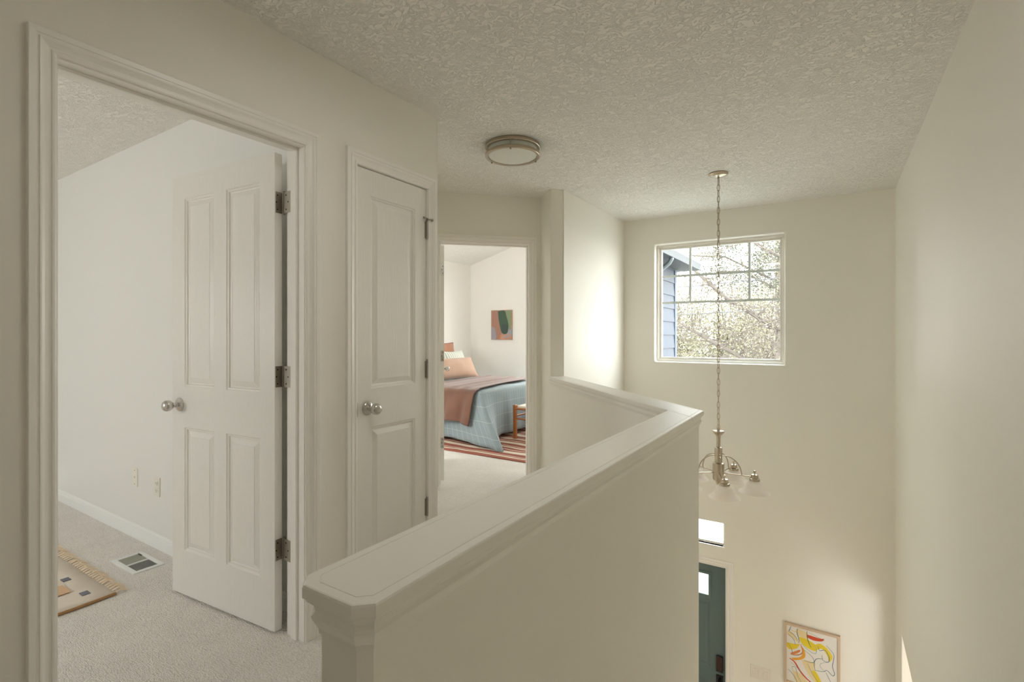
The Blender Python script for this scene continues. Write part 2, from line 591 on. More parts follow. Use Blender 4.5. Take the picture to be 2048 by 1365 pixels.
def board(poly_fn, name):
    vs = []
    for o, z in bp_:
        vs += [(x - XL, y - NEAR, z) for x, y in poly_fn(o)]
    k0 = len(poly_fn(0))
    fs = []
    for i in range(len(bp_) - 1):
        for k in range(k0):
            k2 = (k + 1) % k0
            fs.append((i * k0 + k, i * k0 + k2, (i + 1) * k0 + k2, (i + 1) * k0 + k))
    fs.append(tuple(range((len(bp_) - 1) * k0, len(bp_) * k0)))
    fs.append(tuple(range(k0))[::-1])
    MBx = MB()
    MBx.add(vs, fs)
    return MBx.build(name, capm, cap)


nj = HI - .0205 - 0.0012   # joint line: the inner edge of the angled board runs through


def straight(o):
    q = outline(o, 0.015 + o * .3)
    xl, xr = XL - o, XR + o
    return [q[0], q[1], q[2], q[3], (xr, nj * S2 - xr), (xl, nj * S2 - xl)]


def angled(o):
    ni = HI - .0205
    no = HO + o
    xr = XR + o
    xi = XL - .0205
    nie = HI - o
    return [(xr, ni * S2 - xr + .0017), (xr, no * S2 - xr), SN(COLS, no), SN(COLS, nie), (xi + .02, nie * S2 - xi - .02 + .0)]


board(straight, 'cap_board')
board(angled, 'cap_board')


# ------------------------------------------------------------------ trim
CAS = [(0, 0), (0, .008), (.005, .0105), (.010, .0105), (.0125, .0072), (.017, .0075), (.026, .011), (.033, .0155), (.037, .0165), (.0385, .0130), (.0435, .0130), (.0455, .0160), (.060, .0170), (.062, .0150), (.062, 0)]


def casing(u0, u1, h, parent, name='casing', z0=0.0, y0=0.0, sgn=1, m=None, scale=1.0):
    """U shaped casing around an opening in a wall frame: x along wall, y out, z up"""
    vs, fs = [], []
    n = len(CAS)
    for k in range(4):
        for w, t in CAS:
            w *= scale
            x = u0 - w if k < 2 else u1 + w
            z = z0 if k in (0, 3) else h + w
            vs.append((x, y0 + sgn * t, z))
    for k in range(3):
        for i in range(n - 1):
            fs.append((k * n + i, k * n + i + 1, (k + 1) * n + i + 1, (k + 1) * n + i))
    mb = MB()
    mb.add(vs, fs)
    return mb.build(name, m or trimm, parent)


def jamb(w, h, depth, parent, stop_y, th=.016, z0=0, stop_d=.032, m=None):
    mb = MB()
    mb.box(-th, 0, -depth, .001, z0, h + th)
    mb.box(w, w + th, -depth, .001, z0, h + th)
    mb.box(0, w, -depth, .001, h, h + th)
    mb.build('jamb', m or trimm, parent)
    mb = MB()
    a, b = stop_y
    mb.box(0, .011, a, b, z0, h - .011)
    mb.box(w - .011, w, a, b, z0, h - .011)
    mb.box(0, w, a, b, h - .011, h)
    mb.build('door_stop', m or trimm, parent, bevel=.002)


def door_slab(Wd, H, T, panels, m, parent, name='door_slab', loc=(0, 0, 0), rz=0, deep=1.0):
    """x 0..W, front y=0, back y=-T"""
    loopsp = [(0, 0), (.004, -.003), (.010, -.0035), (.013, -.0075), (.019, -.0085), (.022, -.0075), (.042, -.0030), (.0425, -.0022)]
    mb = MB()
    xs = sorted({0, Wd} | {p[0] for p in panels} | {p[1] for p in panels})
    zs = sorted({0, H} | {p[2] for p in panels} | {p[3] for p in panels})
    for sgn in (1, -1):
        yb = 0 if sgn == 1 else -T
        for i in range(len(xs) - 1):
            for j in range(len(zs) - 1):
                xc, zc = (xs[i] + xs[i + 1]) / 2, (zs[j] + zs[j + 1]) / 2
                if any(p[0] < xc < p[1] and p[2] < zc < p[3] for p in panels):
                    continue
                q = [(xs[i], yb, zs[j]), (xs[i + 1], yb, zs[j]), (xs[i + 1], yb, zs[j + 1]), (xs[i], yb, zs[j + 1])]
                mb.add(q, [(3, 2, 1, 0)] if sgn == 1 else [(0, 1, 2, 3)])
        for a, b, c, d in panels:
            vs = []
            for ins, dep in loopsp:
                y = yb + sgn * dep * deep
                vs += [(a + ins, y, c + ins), (b - ins, y, c + ins), (b - ins, y, d - ins), (a + ins, y, d - ins)]
            fs = []
            for i in range(len(loopsp) - 1):
                for k in range(4):
                    k2 = (k + 1) % 4
                    f = (i * 4 + k, i * 4 + k2, (i + 1) * 4 + k2, (i + 1) * 4 + k)
                    fs.append(f[::-1] if sgn == 1 else f)
            e = (len(loopsp) - 1) * 4
            fs.append((e + 3, e + 2, e + 1, e) if sgn == 1 else (e, e + 1, e + 2, e + 3))
            mb.add(vs, fs)
    mb.add([(0, 0, 0), (0, -T, 0), (0, -T, H), (0, 0, H), (Wd, 0, 0), (Wd, -T, 0), (Wd, -T, H), (Wd, 0, H)],
           [(0, 3, 2, 1), (4, 5, 6, 7), (0, 1, 5, 4), (3, 7, 6, 2)])
    o = mb.build(name, m, parent, loc=loc)
    o.rotation_euler = (0, 0, rz)
    return o


RX90 = Matrix.Rotation(PI / 2, 4, 'X')


def knob(parent, x, z, y0=0.0, sgn=1):
    """axis along +y (sgn 1) or -y"""
    M = Matrix.Translation((x, y0, z)) @ Matrix.Rotation(-PI / 2 * sgn, 4, 'X')
    mb = MB()
    mb.lathe([(.033, 0), (.033, .003), (.031, .006), (.027, .010), (.019, .014), (.013, .017), (.0125, .022)], 28, M)
    rose = mb
    mb.lathe([(.011, .022), (.0115, .028), (.010, .031), (.0125, .034), (.0185, .038), (.0235, .044), (.0262, .052), (.0262, .060), (.0240, .068), (.0190, .074), (.010, .078), (0, .0785)], 28, M)
    mb.build('knob', satin, parent, smooth=True)


def hinge_closed(parent, x, z):
    """knuckle standing at the gap of a closed door, plus thin leaf edges"""
    mb = MB()
    for k in range(5):
        a = z - .0445 + k * .0178
        mb.lathe([(.0062, a + .0006), (.0062, a + .0172)], 12, Matrix.Translation((x, .006, 0)))
    mb.lathe([(.0045, z - .048), (.0045, z + .049), (.0065, z + .050), (.004, z + .053), (0, z + .053)], 12, Matrix.Translation((x, .006, 0)))
    mb.box(x - .010, x + .009, -.004, .0022, z - .0445, z + .0445)
    mb.build('hinge', hingem, parent, smooth=True)


def hinge_leaf(parent, x0, x1, y, z, axis='x', sgn=1, screws=True):
    pass


# ---- door 1: open bedroom door in the left wall.  frame: x -> -Y world, y -> +X world
D1 = empty('door_1', (-1.825, 1.283, 0), -PI / 2)
struct(D1, 'large white four panel bedroom door standing open with its moulded casing, nearest the camera', 'door')
WJ = .776
casing(-.004, WJ + .004, 2.034, D1)
casing(-.004, WJ + .004, 2.034, D1, y0=-.111, sgn=-1)
jamb(WJ, 2.030, .111, D1, (-.075, -.039))
P1 = [(.100, .335, .212, .803), (.424, .657, .212, .803), (.100, .335, .998, 1.900), (.424, .657, .998, 1.900)]
# slab x measured from hinge: mirrored positions
Wd = .753
P1 = [(Wd - b, Wd - a, c, d) for a, b, c, d in P1]
slab = door_slab(Wd, 2.012, .035, P1, doorm, D1, loc=(.033, -.150, .012), rz=math.radians(-85.5), deep=1.6)
knob(slab, Wd - .062, .910)
knob(slab, Wd - .062, .910, -.035, -1)
for hz in (1.805, 1.070, .340):
    mb = MB()
    # leaf on the slab edge (x = 0 plane of slab, spans thickness)
    mb.box(-.0022, .0005, -.0345, -.0035, hz - .0445, hz + .0445)
    for k in range(5):
        a = hz - .0445 + k * .0178
        mb.lathe([(.0062, a + .0007), (.0062, a + .0171)], 12, Matrix.Translation((-.008, -.040, 0)))
    mb.lathe([(.0045, hz - .048), (.0045, hz + .048), (.0062, hz + .050), (0, hz + .053)], 12, Matrix.Translation((-.008, -.040, 0)))
    h = mb.build('hinge', hingem, slab, bevel=.0006)
    # jamb leaf: on the jamb face (world Y=1.283), built in door frame
    mj = MB()
    zc = hz + .012
    mj.box(-.001, .0022, -.111, -.078, zc - .0445, zc + .0445)
    mj.box(-.001, .0012, -.142, -.111, zc - .0445, zc + .0445)
    j = mj.build('hinge_leaf', hingem, D1)
    for dy, dz in ((-.118, .030), (-.104, 0.0), (-.118, -.030)):
        sc = MB()
        sc.lathe([(.0035, .0022), (.0035, .0027), (0, .0029)], 10, Matrix.Translation((0, dy, zc + dz)) @ Matrix.Rotation(PI / 2, 4, 'Y'))
        sc.build('screw_head', darkm, j)
    for dy, dz in ((-.012, .030), (-.007, 0.0), (-.012, -.030)):
        sc = MB()
        sc.lathe([(.0033, .0022), (.0033, .0028), (0, .003)], 10, Matrix.Translation((0, dy, hz + dz)) @ Matrix.Rotation(-PI / 2, 4, 'Y'))
        sc.build('screw_head', darkm, slab)

# ---- door 2: narrow closet door, closed
D2 = empty('door_2', (-1.825, 2.020, 0), -PI / 2)
struct(D2, 'narrow closed two panel closet door between the open door and the hall corner', 'door')
casing(-.004, .469, 2.034, D2)
jamb(.465, 2.033, .119, D2, (-.075, -.040))
P2 = [(.080, .378, .212, .815), (.080, .378, .995, 1.897)]
sl2 = door_slab(.458, 2.016, .035, P2, cdoorm, D2, loc=(.0035, -.003, .012), deep=1.5)
knob(sl2, .458 - .062, .905)
for hz in (1.815, 1.075, .345):
    hinge_closed(D2, .0015, hz)
mb = MB()
mb.tube([(0.0015, .008, 1.868), (-.012, .016, 1.872), (-.024, .021, 1.870)], .0028, 8)
mb.tube([(0.0015, .008, 1.868), (.016, .020, 1.872), (.032, .017, 1.874)], .0026, 8)
mb.lathe([(.0065, 0), (.0065, .007), (.005, .009), (0, .009)], 12, Matrix.Translation((.032, .010, 1.874)) @ Matrix.Rotation(-PI / 2, 4, 'X'))
mb.lathe([(.0065, 0), (.0065, .007), (.005, .009), (0, .009)], 12, Matrix.Translation((-.024, .015, 1.870)) @ Matrix.Rotation(-PI / 2, 4, 'X'))
mb.lathe([(.006, 1.864), (.006, 1.876)], 12, Matrix.Translation((.0015, .006, 0)))
mb.build('hinge_pin_stop', hingem, D2, smooth=True)
mb = MB()
mb.box(.4615, .4665, -.012, .0012, .885, .948)
mb.build('strike_plate', darkm, D2)

# ---- door 3: far bedroom doorway on the diagonal wall, slab swung into the room
p = SN(DC, 1.086)
D3 = empty('door_3', (p[0], p[1], 0), math.radians(-135))
struct(D3, 'far bedroom doorway with white casing, its door swung inward out of sight', 'door')
W3 = .765
casing(-.004, W3 + .004, 2.034, D3)
casing(-.004, W3 + .004, 2.034, D3, y0=-.12, sgn=-1)
jamb(W3, 2.030, .12, D3, (-.075, -.040))
P3 = [(.10, .335, .212, .803), (.424, .657, .212, .803), (.10, .335, .998, 1.900), (.424, .657, .998, 1.900)]
sl3 = door_slab(Wd, 2.012, .035, P3, doorm, D3, loc=(.681, -.880, .012), rz=math.radians(87.2))
knob(sl3, .060, .910)
for hz in (1.803, 1.065, .320):
    mb = MB()
    mb.box(Wd - .0005, Wd + .0024, -.031, -.004, hz - .0445, hz + .0445)
    mb.build('hinge', satin, sl3)
    for dy, dz in ((-.012, .030), (-.020, 0.0), (-.012, -.030)):
        sc = MB()
        sc.lathe([(.0035, .0022), (.0035, .0032), (0, .0034)], 10, Matrix.Translation((Wd, dy, hz + dz)) @ Matrix.Rotation(PI / 2, 4, 'Y'))
        sc.build('screw_head', darkm, sl3)

# ---- door 4: teal front door, lower level
D4 = empty('door_4', (-.854, 5.107, LZ), PI)
struct(D4, 'teal front door with glass lights and a black keypad lock at the foot of the stairwell', 'door')
casing(-.004, .924, 2.056, D4)
jamb(.920, 2.053, .155, D4, (-.045, -.012))
sl4 = door_slab(.912, 2.040, .044, [(.155, .395, .25, .90), (.517, .757, .25, .90), (.155, .395, 1.03, 1.665), (.517, .757, 1.03, 1.665)], teal, D4, loc=(.004, -.046, .010))
mb = MB()
for a, b in ((.140, .415), (.497, .772)):
    for x0, x1, z0, z1 in ((a, b, 1.70, 1.725), (a, b, 1.925, 1.95), (a, a + .025, 1.725, 1.925), (b - .025, b, 1.725, 1.925)):
        mb.box(x0, x1, 0, .012, z0, z1)
mb.build('light_frame', teal, sl4, bevel=.003)
mb = MB()
for a, b in ((.166, .389), (.523, .746)):
    mb.box(a, b, .0005, .003, 1.726, 1.924)
glow_glass = bpy.data.materials.new('glowing_obscure_glass')
glow_glass.use_nodes = True
q = glow_glass.node_tree.nodes['Principled BSDF']
q.inputs['Base Color'].default_value = (.9, .9, .9, 1)
q.inputs['Roughness'].default_value = .25
q.inputs['Emission Color'].default_value = (1, 1, 1, 1)
q.inputs['Emission Strength'].default_value = 1.6  # glow put in to stand for daylight through the door panes
mb.build('pane', glow_glass, sl4)
mb = MB()
mb.box(.030, .095, 0, .026, 1.020, 1.175)
mb.build('keypad_lock', lockm, sl4, bevel=.008, bseg=3)
mb = MB()
mb.box(.036, .089, .026, .0275, 1.045, 1.168)
mb.build('keypad_face', lockface, sl4, bevel=.002)
mb = MB()
mb.box(.030, .095, 0, .014, .72, .985)
mb.tube([(.062, .014, .96), (.062, .055, .95), (.062, .065, .87), (.062, .055, .79), (.062, .014, .775)], .010, 10)
mb.build('door_handle', lockm, sl4, bevel=.003)

# ---- front window (window_1) and transom (window_2)
Wn = empty('window_1', (-.953, 5.107, 1.579))
struct(Wn, 'square stairwell window with grey grille bars in its upper part', 'window')
hw, hh = .583, .592


def frame(mb, x0, x1, z0, z1, w, y0, y1):
    mb.box(x0, x1, y0, y1, z0, z0 + w)
    mb.box(x0, x1, y0, y1, z1 - w, z1)
    mb.box(x0, x0 + w, y0, y1, z0 + w, z1 - w)
    mb.box(x1 - w, x1, y0, y1, z0 + w, z1 - w)


mb = MB()
frame(mb, -hw, hw, -hh, hh, .022, .075, .155)
mb.build('window_frame', vinyl, Wn, bevel=.003)
mb = MB()
frame(mb, -hw + .022, hw - .022, -hh + .022, hh - .022, .022, .10, .145)
mb.build('window_sash', vinyl, Wn, bevel=.002)
mb = MB()
mb.box(-hw + .04, hw - .04, .120, .124, -hh + .04, hh - .04)
mb.build('pane', glass, Wn)
for z in (1.855 - 1.579, 1.585 - 1.579):
    mb = MB()
    mb.box(-hw + .044, hw - .044, .126, .134, z - .0115, z + .0115)
    mb.build('grille_bar', muntm, Wn)
for x in (-1.213 + .953, -.672 + .953):
    mb = MB()
    mb.box(x - .0115, x + .0115, .1255, .1345, .006, hh - .044)
    mb.build('grille_bar', muntm, Wn)
Wt = empty('window_2', (-1.32, 5.107, -.644))
struct(Wt, 'small bright transom window above the front door', 'window')
mb = MB()
frame(mb, -.450, .442, -.111, .111, .012, .06, .13)
mb.build('window_frame', vinyl, Wt)
mb = MB()
mb.box(-.43, .42, .09, .094, -.09, .09)
mb.build('pane', glass, Wt)
mb = MB()
mb.box(-.46, .457, -.004, .05, -.128, -.111)
mb.build('window_sill', trimm, Wt, bevel=.003)
# far bedroom window
W3n = empty('window_3', (-3.2485, 7.05, 1.388))
struct(W3n, 'tall bright window at the right edge of the far bedroom wall', 'window')
mb = MB()
frame(mb, -.8985, .8985, -.788, .788, .045, .07, .14)
mb.box(-.02, .02, .08, .13, -.74, .74)
mb.build('window_frame', vinyl, W3n)
mb = MB()
mb.box(-.86, .86, .100, .104, -.75, .75)
mb.build('pane', glass, W3n)

for nm, x, y, h in (('fill_frame_1', -.75, -1.1, .45), ('fill_frame_2', -.80, 1.18, .20)):  # frames added around the two hall fill lights
    sk = empty(nm, (x, y, CZ))
    struct(sk, 'added frame around an unseen fill light in the hall ceiling', 'window')
    mb = MB()
    for x0, x1, y0, y1 in ((-h - .04, h + .04, -h - .04, -h), (-h - .04, h + .04, h, h + .04), (-h - .04, -h, -h, h), (h, h + .04, -h, h)):
        mb.box(x0, x1, y0, y1, -.03, .01)
    mb.build('fill_light_frame', trimm, sk, bevel=.004)

# ---- baseboards
BB = [(0, 0), (.011, 0), (.011, .050), (.009, .056), (.010, .062), (.006, .070), (.003, .076), (0, .076)]


def baseboard(name, p0, p1, label, z=0, m=None, k=1.0):
    p0, p1 = Vector(p0), Vector(p1)
    d = (p1 - p0).normalized()
    nrm = Vector((d.y, -d.x))
    mb = MB()
    n = len(BB)
    vs = []
    for p in (p0, p1):
        for t, h in BB:
            vs.append((p.x + nrm.x * t, p.y + nrm.y * t, z + h * k))
    fs = [(i, i + 1, n + i + 1, n + i) for i in range(n - 1)] + [tuple(range(n))[::-1], tuple(range(n, 2 * n))]
    mb.add(vs, fs)
    return struct(mb.build(name, m or basem), label, 'baseboard')


baseboard('baseboard_bedroom_one_far', (-5.6, 1.39), (-1.96, 1.39), 'white baseboard along the near bedroom wall under the outlets', k=1.1)
baseboard('baseboard_bedroom_one_left', (-5.6, -2.2), (-5.6, 1.38), 'white baseboard on the left wall of the near bedroom')
baseboard('baseboard_left_near', (-1.825, -2.9), (-1.825, .44), 'white baseboard along the hall wall before the open door')
baseboard('baseboard_left_middle', (-1.825, 1.35), (-1.825, 1.488), 'short white baseboard between the two hall doors')
baseboard('baseboard_half_wall_straight', (XL, 2.31), (XL, .47), 'white baseboard at the hall side of the half wall')
baseboard('baseboard_bedroom_two_left', (-5.35, 2.6), (-5.35, 7.04), 'white baseboard behind the bed')
baseboard('baseboard_bedroom_two_front', (-5.34, 7.05), (-2.0, 7.05), 'white baseboard below the painting in the far bedroom')

# ------------------------------------------------------------------ wall plates


def plate(name, loc, w, h, m, label, cat, group=None, rz=0):
    e = empty(name, loc, rz)
    tag(e, label, cat, group)
    mb = MB()
    mb.box(-w / 2, w / 2, 0, .005, -h / 2, h / 2)
    mb.build('cover_plate', m, e, bevel=.0025)
    return e


e = plate('outlet_plate', (-3.66, 1.39, .375), .070, .115, platei, 'ivory cable jack plate on the near bedroom wall, left of the socket', 'wall plate', rz=PI)
mb = MB()
mb.lathe([(.006, .005), (.006, .009), (.003, .0095), (0, .0095)], 12, RX90 @ Matrix.Scale(-1, 4, (0, 0, 1)))
mb.build('cable_jack', platei, e)
for z in (.042, -.042):
    mb = MB()
    mb.lathe([(.003, .005), (.003, .0058), (0, .006)], 8, Matrix.Translation((0, 0, z)) @ Matrix.Rotation(-PI / 2, 4, 'X'))
    mb.build('screw_head', slotm, e)
e = plate('power_outlet', (-3.365, 1.39, .362), .070, .115, platem, 'white duplex power socket on the near bedroom wall, beside the open door edge', 'outlet', rz=PI)
for z in (.021, -.021):
    mb = MB()
    mb.box(-.016, .016, .004, .0075, z - .015, z + .015)
    s_ = mb.build('socket', platem, e, bevel=.003)
    mb = MB()
    mb.box(-.009, -.0065, .0075, .0079, z - .004, z + .006)
    mb.box(.0065, .009, .0075, .0079, z - .004, z + .006)
    mb.box(-.002, .002, .0075, .0079, z - .011, z - .007)
    mb.build('slots', slotm, s_)
e = plate('switch_plate', (-.565, 5.107, -1.835), .163, .116, platem, 'white triple rocker light switch plate beside the front door', 'light switch', rz=PI)
for k in (-1, 0, 1):
    mb = MB()
    mb.box(k * .046 - .0165, k * .046 + .0165, .004, .0085, -.033, .033)
    mb.build('rocker_switch', platem, e, bevel=.0015)

# ------------------------------------------------------------------ floor register
V = empty('floor_vent', (-3.235, 1.238, 0))
tag(V, 'white metal floor register set in the near bedroom carpet below the socket', 'floor vent')
mb = MB()
frame_v = [(-.145, .145, -.075, -.050), (-.145, .145, .050, .075), (-.145, -.118, -.05, .05), (.118, .145, -.05, .05), (-.006, .006, -.05, .05)]
for x0, x1, y0, y1 in frame_v:
    mb.box(x0, x1, y0, y1, -.002, .006)
mb.build('register_frame', ventw, V, bevel=.002)
mb = MB()
mb.box(-.118, .118, -.05, .05, .0005, .001)
mb.build('duct_shade', slotm, V)  # dark sheet put in for the shade down the duct
for k in range(12):
    for sgn in (-1, 1):
        x = sgn * (.013 + k * .0088)
        mb = MB()
        M = Matrix.Translation((x, 0, .0035)) @ Matrix.Rotation(sgn * math.radians(-35), 4, 'Y')
        mb.box(-.0040 if sgn < 0 else -.003, .0040 if sgn < 0 else .003, -.05, .05, -.0004, .0004, M)
        mb.build('louver', ventd if sgn < 0 else ventw, V)
mb = MB()
mb.box(-.112, -.075, .046, .050, .004, .010)
mb.build('damper_lever', slotm, V)

# ------------------------------------------------------------------ bedroom one rug
R1 = empty('woven_rug', (-2.93, 1.03, 0))
tag(R1, 'pale woven rug with orange and slate blocks and a tasselled edge in the near bedroom', 'rug')


def rug1_mat():
    m = mat('rug_wool', (0.78, 0.70, 0.61), 0.95, bump=[('noise', (300, 90, 90), 0.5, 0.003)], sheen=.2, color2=(0.74, 0.65, 0.55), cscale=9)
    return m


r1m = rug1_mat()
mb = MB()
nx, ny = 26, 26
vs, fs = [], []
for i in range(nx + 1):
    for j in range(ny + 1):
        x = -1.7 * i / nx
        y = -2.2 * j / ny
        z = .009 + .0025 * math.sin(i * 1.3 + j * .7) * math.sin(j * .9)
        vs.append((x + .006 * math.sin(j * .8), y, z))
for i in range(nx):
    for j in range(ny):
        a = i * (ny + 1) + j
        fs.append((a, a + 1, a + ny + 2, a + ny + 1))
mb.add(vs, fs)
o = mb.build('rug_field', r1m, R1, smooth=True)
sd = o.modifiers.new('thick', 'SOLIDIFY')
sd.thickness = .008
sd.offset = 1
mb = MB()
mb.tube([(.004 + .006 * math.sin(j * .8), -2.2 * j / ny, .008) for j in range(ny + 1)], .007, 8)
mb.build('rug_binding', mat('rug_binding', (0.40, 0.23, 0.10), .9), R1, smooth=True)
orange = mat('rug_orange', (0.72, 0.48, 0.30), .95, bump=[('noise', (300, 90, 90), 0.5, 0.003)])
slate = mat('rug_slate', (0.19, 0.19, 0.23), .95)


def blk(x0, x1, y0, y1, m, name):
    mb = MB()
    mb.box(x0, x1, y0, y1, .0105, .0135)
    mb.build(name, m, R1)


for gx in range(5):
    for gy in range(6):
        x = -.115 - gx * .25
        y = -.083 - gy * .25
        blk(x - .022, x + .022, y - .016, y + .016, slate, 'slate_block')
        blk(x - .19, x - .075, y - .11, y - .03, orange, 'orange_block')
        blk(x - .13, x - .03, y - .19, y - .115, orange, 'orange_block')
# fringe tassels
mb = MB()
fr = []
for k in range(280):
    x = -.002 - (k // 5) * .0300 - random.uniform(0, .014)
    l = .040 + random.random() * .022
    for q in range(2):
        a = random.uniform(-.012, .012)
        mb.tube([(x, -.003, .010), (x + a * .4, l * .5, .014 + random.random() * .006), (x + a, l, .004)], [.0022, .0018, .0010], 4)
fo = mb.build('fringe', mat('fringe_wool', (0.90, 0.77, 0.60), .95), R1)
fo['kind'] = 'stuff'

# ------------------------------------------------------------------ ceiling light
CL = empty('ceiling_light', (-1.69, 2.66, CZ))
tag(CL, 'round flush ceiling light with two brushed nickel rings and frosted glass', 'ceiling light')
mb = MB()
mb.lathe([(.150, 0), (.168, 0), (.171, -.003), (.171, -.019), (.168, -.022), (.150, -.022)], 48)
mb.build('ceiling_ring', nickel, CL, smooth=True)
mb = MB()
mb.lathe([(.150, -.004), (.150, -.060), (.149, -.066), (.120, -.078), (.07, -.085), (0, -.088)], 48)
mb.build('glass_diffuser', frostm, CL, smooth=True)
mb = MB()
mb.lathe([(.152, -.058), (.168, -.053), (.171, -.056), (.171, -.070), (.168, -.073), (.152, -.071), (.150, -.064)], 48)
mb.build('lower_ring', nickel, CL, smooth=True)
for k, a in enumerate((math.radians(58), math.radians(178), math.radians(298))):
    mb = MB()
    M = Matrix.Translation((.162 * math.cos(a), .162 * math.sin(a), 0))
    mb.lathe([(.0035, -.018), (.0035, -.072)], 10, M)
    mb.lathe([(.0055, -.072), (.006, -.076), (.004, -.081), (0, -.083)], 10, M)
    mb.build('post', nickel, CL, smooth=True)

# ------------------------------------------------------------------ chandelier
CH = empty('chandelier', (-.712, 3.93, CZ))
tag(CH, 'brushed nickel five arm chandelier with white glass bell shades hanging in the stairwell', 'chandelier')
mb = MB()
mb.lathe([(.066, 0), (.068, -.006), (.062, -.013), (.045, -.020), (.020, -.026), (.010, -.028), (.007, -.040), (0, -.040)], 36)
mb.build('canopy', nickel, CH, smooth=True)
zb = .556 - CZ
mb = MB()
pts = []
for k in range(40):
    t = k / 39
    pts.append((.004 * math.sin(k * 1.7), .004 * math.cos(k * 2.1), -.045 + (zb + .045) * t))
mb.tube(pts, .0016, 6)
cord = mb.build('chain_cord', nickel, CH, smooth=True)
npitch = 44
pitch = (-.042 - zb) / npitch
lm = bpy.data.meshes.new('link')
mb = MB()
lk = []
for k in range(14):
    a = 2 * PI * k / 14
    lk.append((.0095 * math.cos(a), 0, (.021 if True else 0) * math.sin(a) + (.006 if math.sin(a) > 0 else -.006) * abs(math.sin(a))))
mb.tube(lk, .0023, 6, closed=True)
link0 = mb.build('link', nickel, cord, smooth=True)
for k in range(npitch):
    o = link0 if k == 0 else link0.copy()
    if k:
        COL.objects.link(o)
        o.parent = cord
    o.location = (0, 0, -.042 - pitch * (k + .5))
    o.rotation_euler = (0, random.uniform(-.06, .06), (math.radians(32) if k % 2 else math.radians(122)) + random.uniform(-.25, .25))
mb = MB()
z0 = zb
mb.lathe([(.003, z0 + .03), (.006, z0 + .015), (.010, z0 + .002), (.040, z0), (.041, z0 - .008), (.030, z0 - .022), (.016, z0 - .036), (.015, z0 - .042)], 28)
mb.build('top_cup', nickel, CH, smooth=True)
mb = MB()
mb.lathe([(.0145, z0 - .040), (.0145, z0 - .118), (.019, z0 - .119), (.024, z0 - .123), (.026, z0 - .124), (.026, z0 - .232), (.030, z0 - .233), (.038, z0 - .236), (.040, z0 - .237), (.040, z0 - .345), (.036, z0 - .360), (.022, z0 - .368), (.020, z0 - .378), (.015, z0 - .392), (.008, z0 - .398), (0, z0 - .400)], 28)
mb.build('center_column', nickel, CH, smooth=True)
zarm = z0 - .305
zarch = z0 - .178
camr = math.radians(32.5)
for deg in (-103, -31, 41, 113, 185):
    a = math.radians(deg) + camr
    ca, sa = math.cos(a), math.sin(a)

    def R(r, z):
        return (r * ca, r * sa, z)
    mb = MB()
    mb.tube([R(.038, zarm), R(.225, zarm)], .0042, 8)
    arch = [R(.024, zarch)]
    for k in range(0, 13):
        t = k / 12 * PI / 2
        arch.append(R(.038 + .118 * math.sin(t), zarm + (zarch - zarm) * math.cos(t)))
    mb.tube(arch, .0042, 8)
    arm = mb.build('arm', nickel, CH, smooth=True)
    mb = MB()
    M = Matrix.Translation(R(.240, zarm))
    mb.lathe([(0, .046), (.007, .045), (.0095, .040), (.0085, .034), (.005, .032), (.0045, .026), (.006, .022), (.018, .020), (.024, .018), (.025, -.006), (.028, -.009), (.034, -.010), (.035, -.026), (.033, -.028), (0, -.028)], 24, M)
    mb.build('shade_holder', nickel, arm, smooth=True)
    mb = MB()
    mb.lathe([(.030, -.024), (.044, -.030), (.055, -.044), (.061, -.060), (.070, -.078), (.086, -.094), (.100, -.103), (.105, -.108), (.102, -.1085), (.098, -.106), (.084, -.097), (.068, -.081), (.059, -.062), (.053, -.046), (.042, -.033), (.028, -.028)], 36, M)
    mb.build('glass_shade', shadem, arm, smooth=True)

# ------------------------------------------------------------------ framed print by the front door
FP = empty('framed_artwork', (-.162, 5.107, -1.825), PI)
tag(FP, 'abstract print with yellow and red curves in a pale wood frame by the front door', 'picture')
fw, fh = .417, .531
mb = MB()
frame(mb, -fw / 2, fw / 2, 0, fh, .018, 0, .030)
mb.build('picture_frame', woodp, FP, bevel=.0015)
mb = MB()
mb.box(-fw / 2 + .016, fw / 2 - .016, 0, .012, .016, fh - .016)
printm = mat('print_paper', (0.82, 0.79, 0.76), .6)
mb.build('print', printm, FP)
ink = {k: mat('ink_' + k, c, .7) for k, c in {'yellow': (.80, .62, .03), 'amber': (.80, .40, .05), 'red': (.62, .08, .03), 'cream': (.80, .66, .38),
                                             'blue': (.10, .20, .26), 'green': (.07, .16, .10), 'teal': (.22, .40, .44), 'orange': (.72, .25, .08)}.items()}


def U(px, py):
    """print coordinates 0..1 (left-right seen from the room, top-down) -> local"""
    return ((fw / 2 - .018) - px * (fw - .036), (fh - .018) - py * (fh - .036))


def spline(pts, n=10):
    P = [pts[0]] + list(pts) + [pts[-1]]
    out = []
    for i in range(1, len(P) - 2):
        for k in range(n):
            t = k / n
            a, b, c, d = P[i - 1], P[i], P[i + 1], P[i + 2]
            out.append(tuple(.5 * (2 * b[q] + (c[q] - a[q]) * t + (2 * a[q] - 5 * b[q] + 4 * c[q] - d[q]) * t * t + (-a[q] + 3 * b[q] - 3 * c[q] + d[q]) * t ** 3) for q in (0, 1)))
    out.append(tuple(pts[-1]))
    return out


def blob(pts, y, parent, m, name, UU=U):
    mb = MB()
    q = spline(list(pts) + [pts[0]], 6)[:-1]
    vs = [(UU(*p)[0], y, UU(*p)[1]) for p in q]
    mb.add(vs, [tuple(range(len(vs)))])
    return mb.build(name, m, parent)


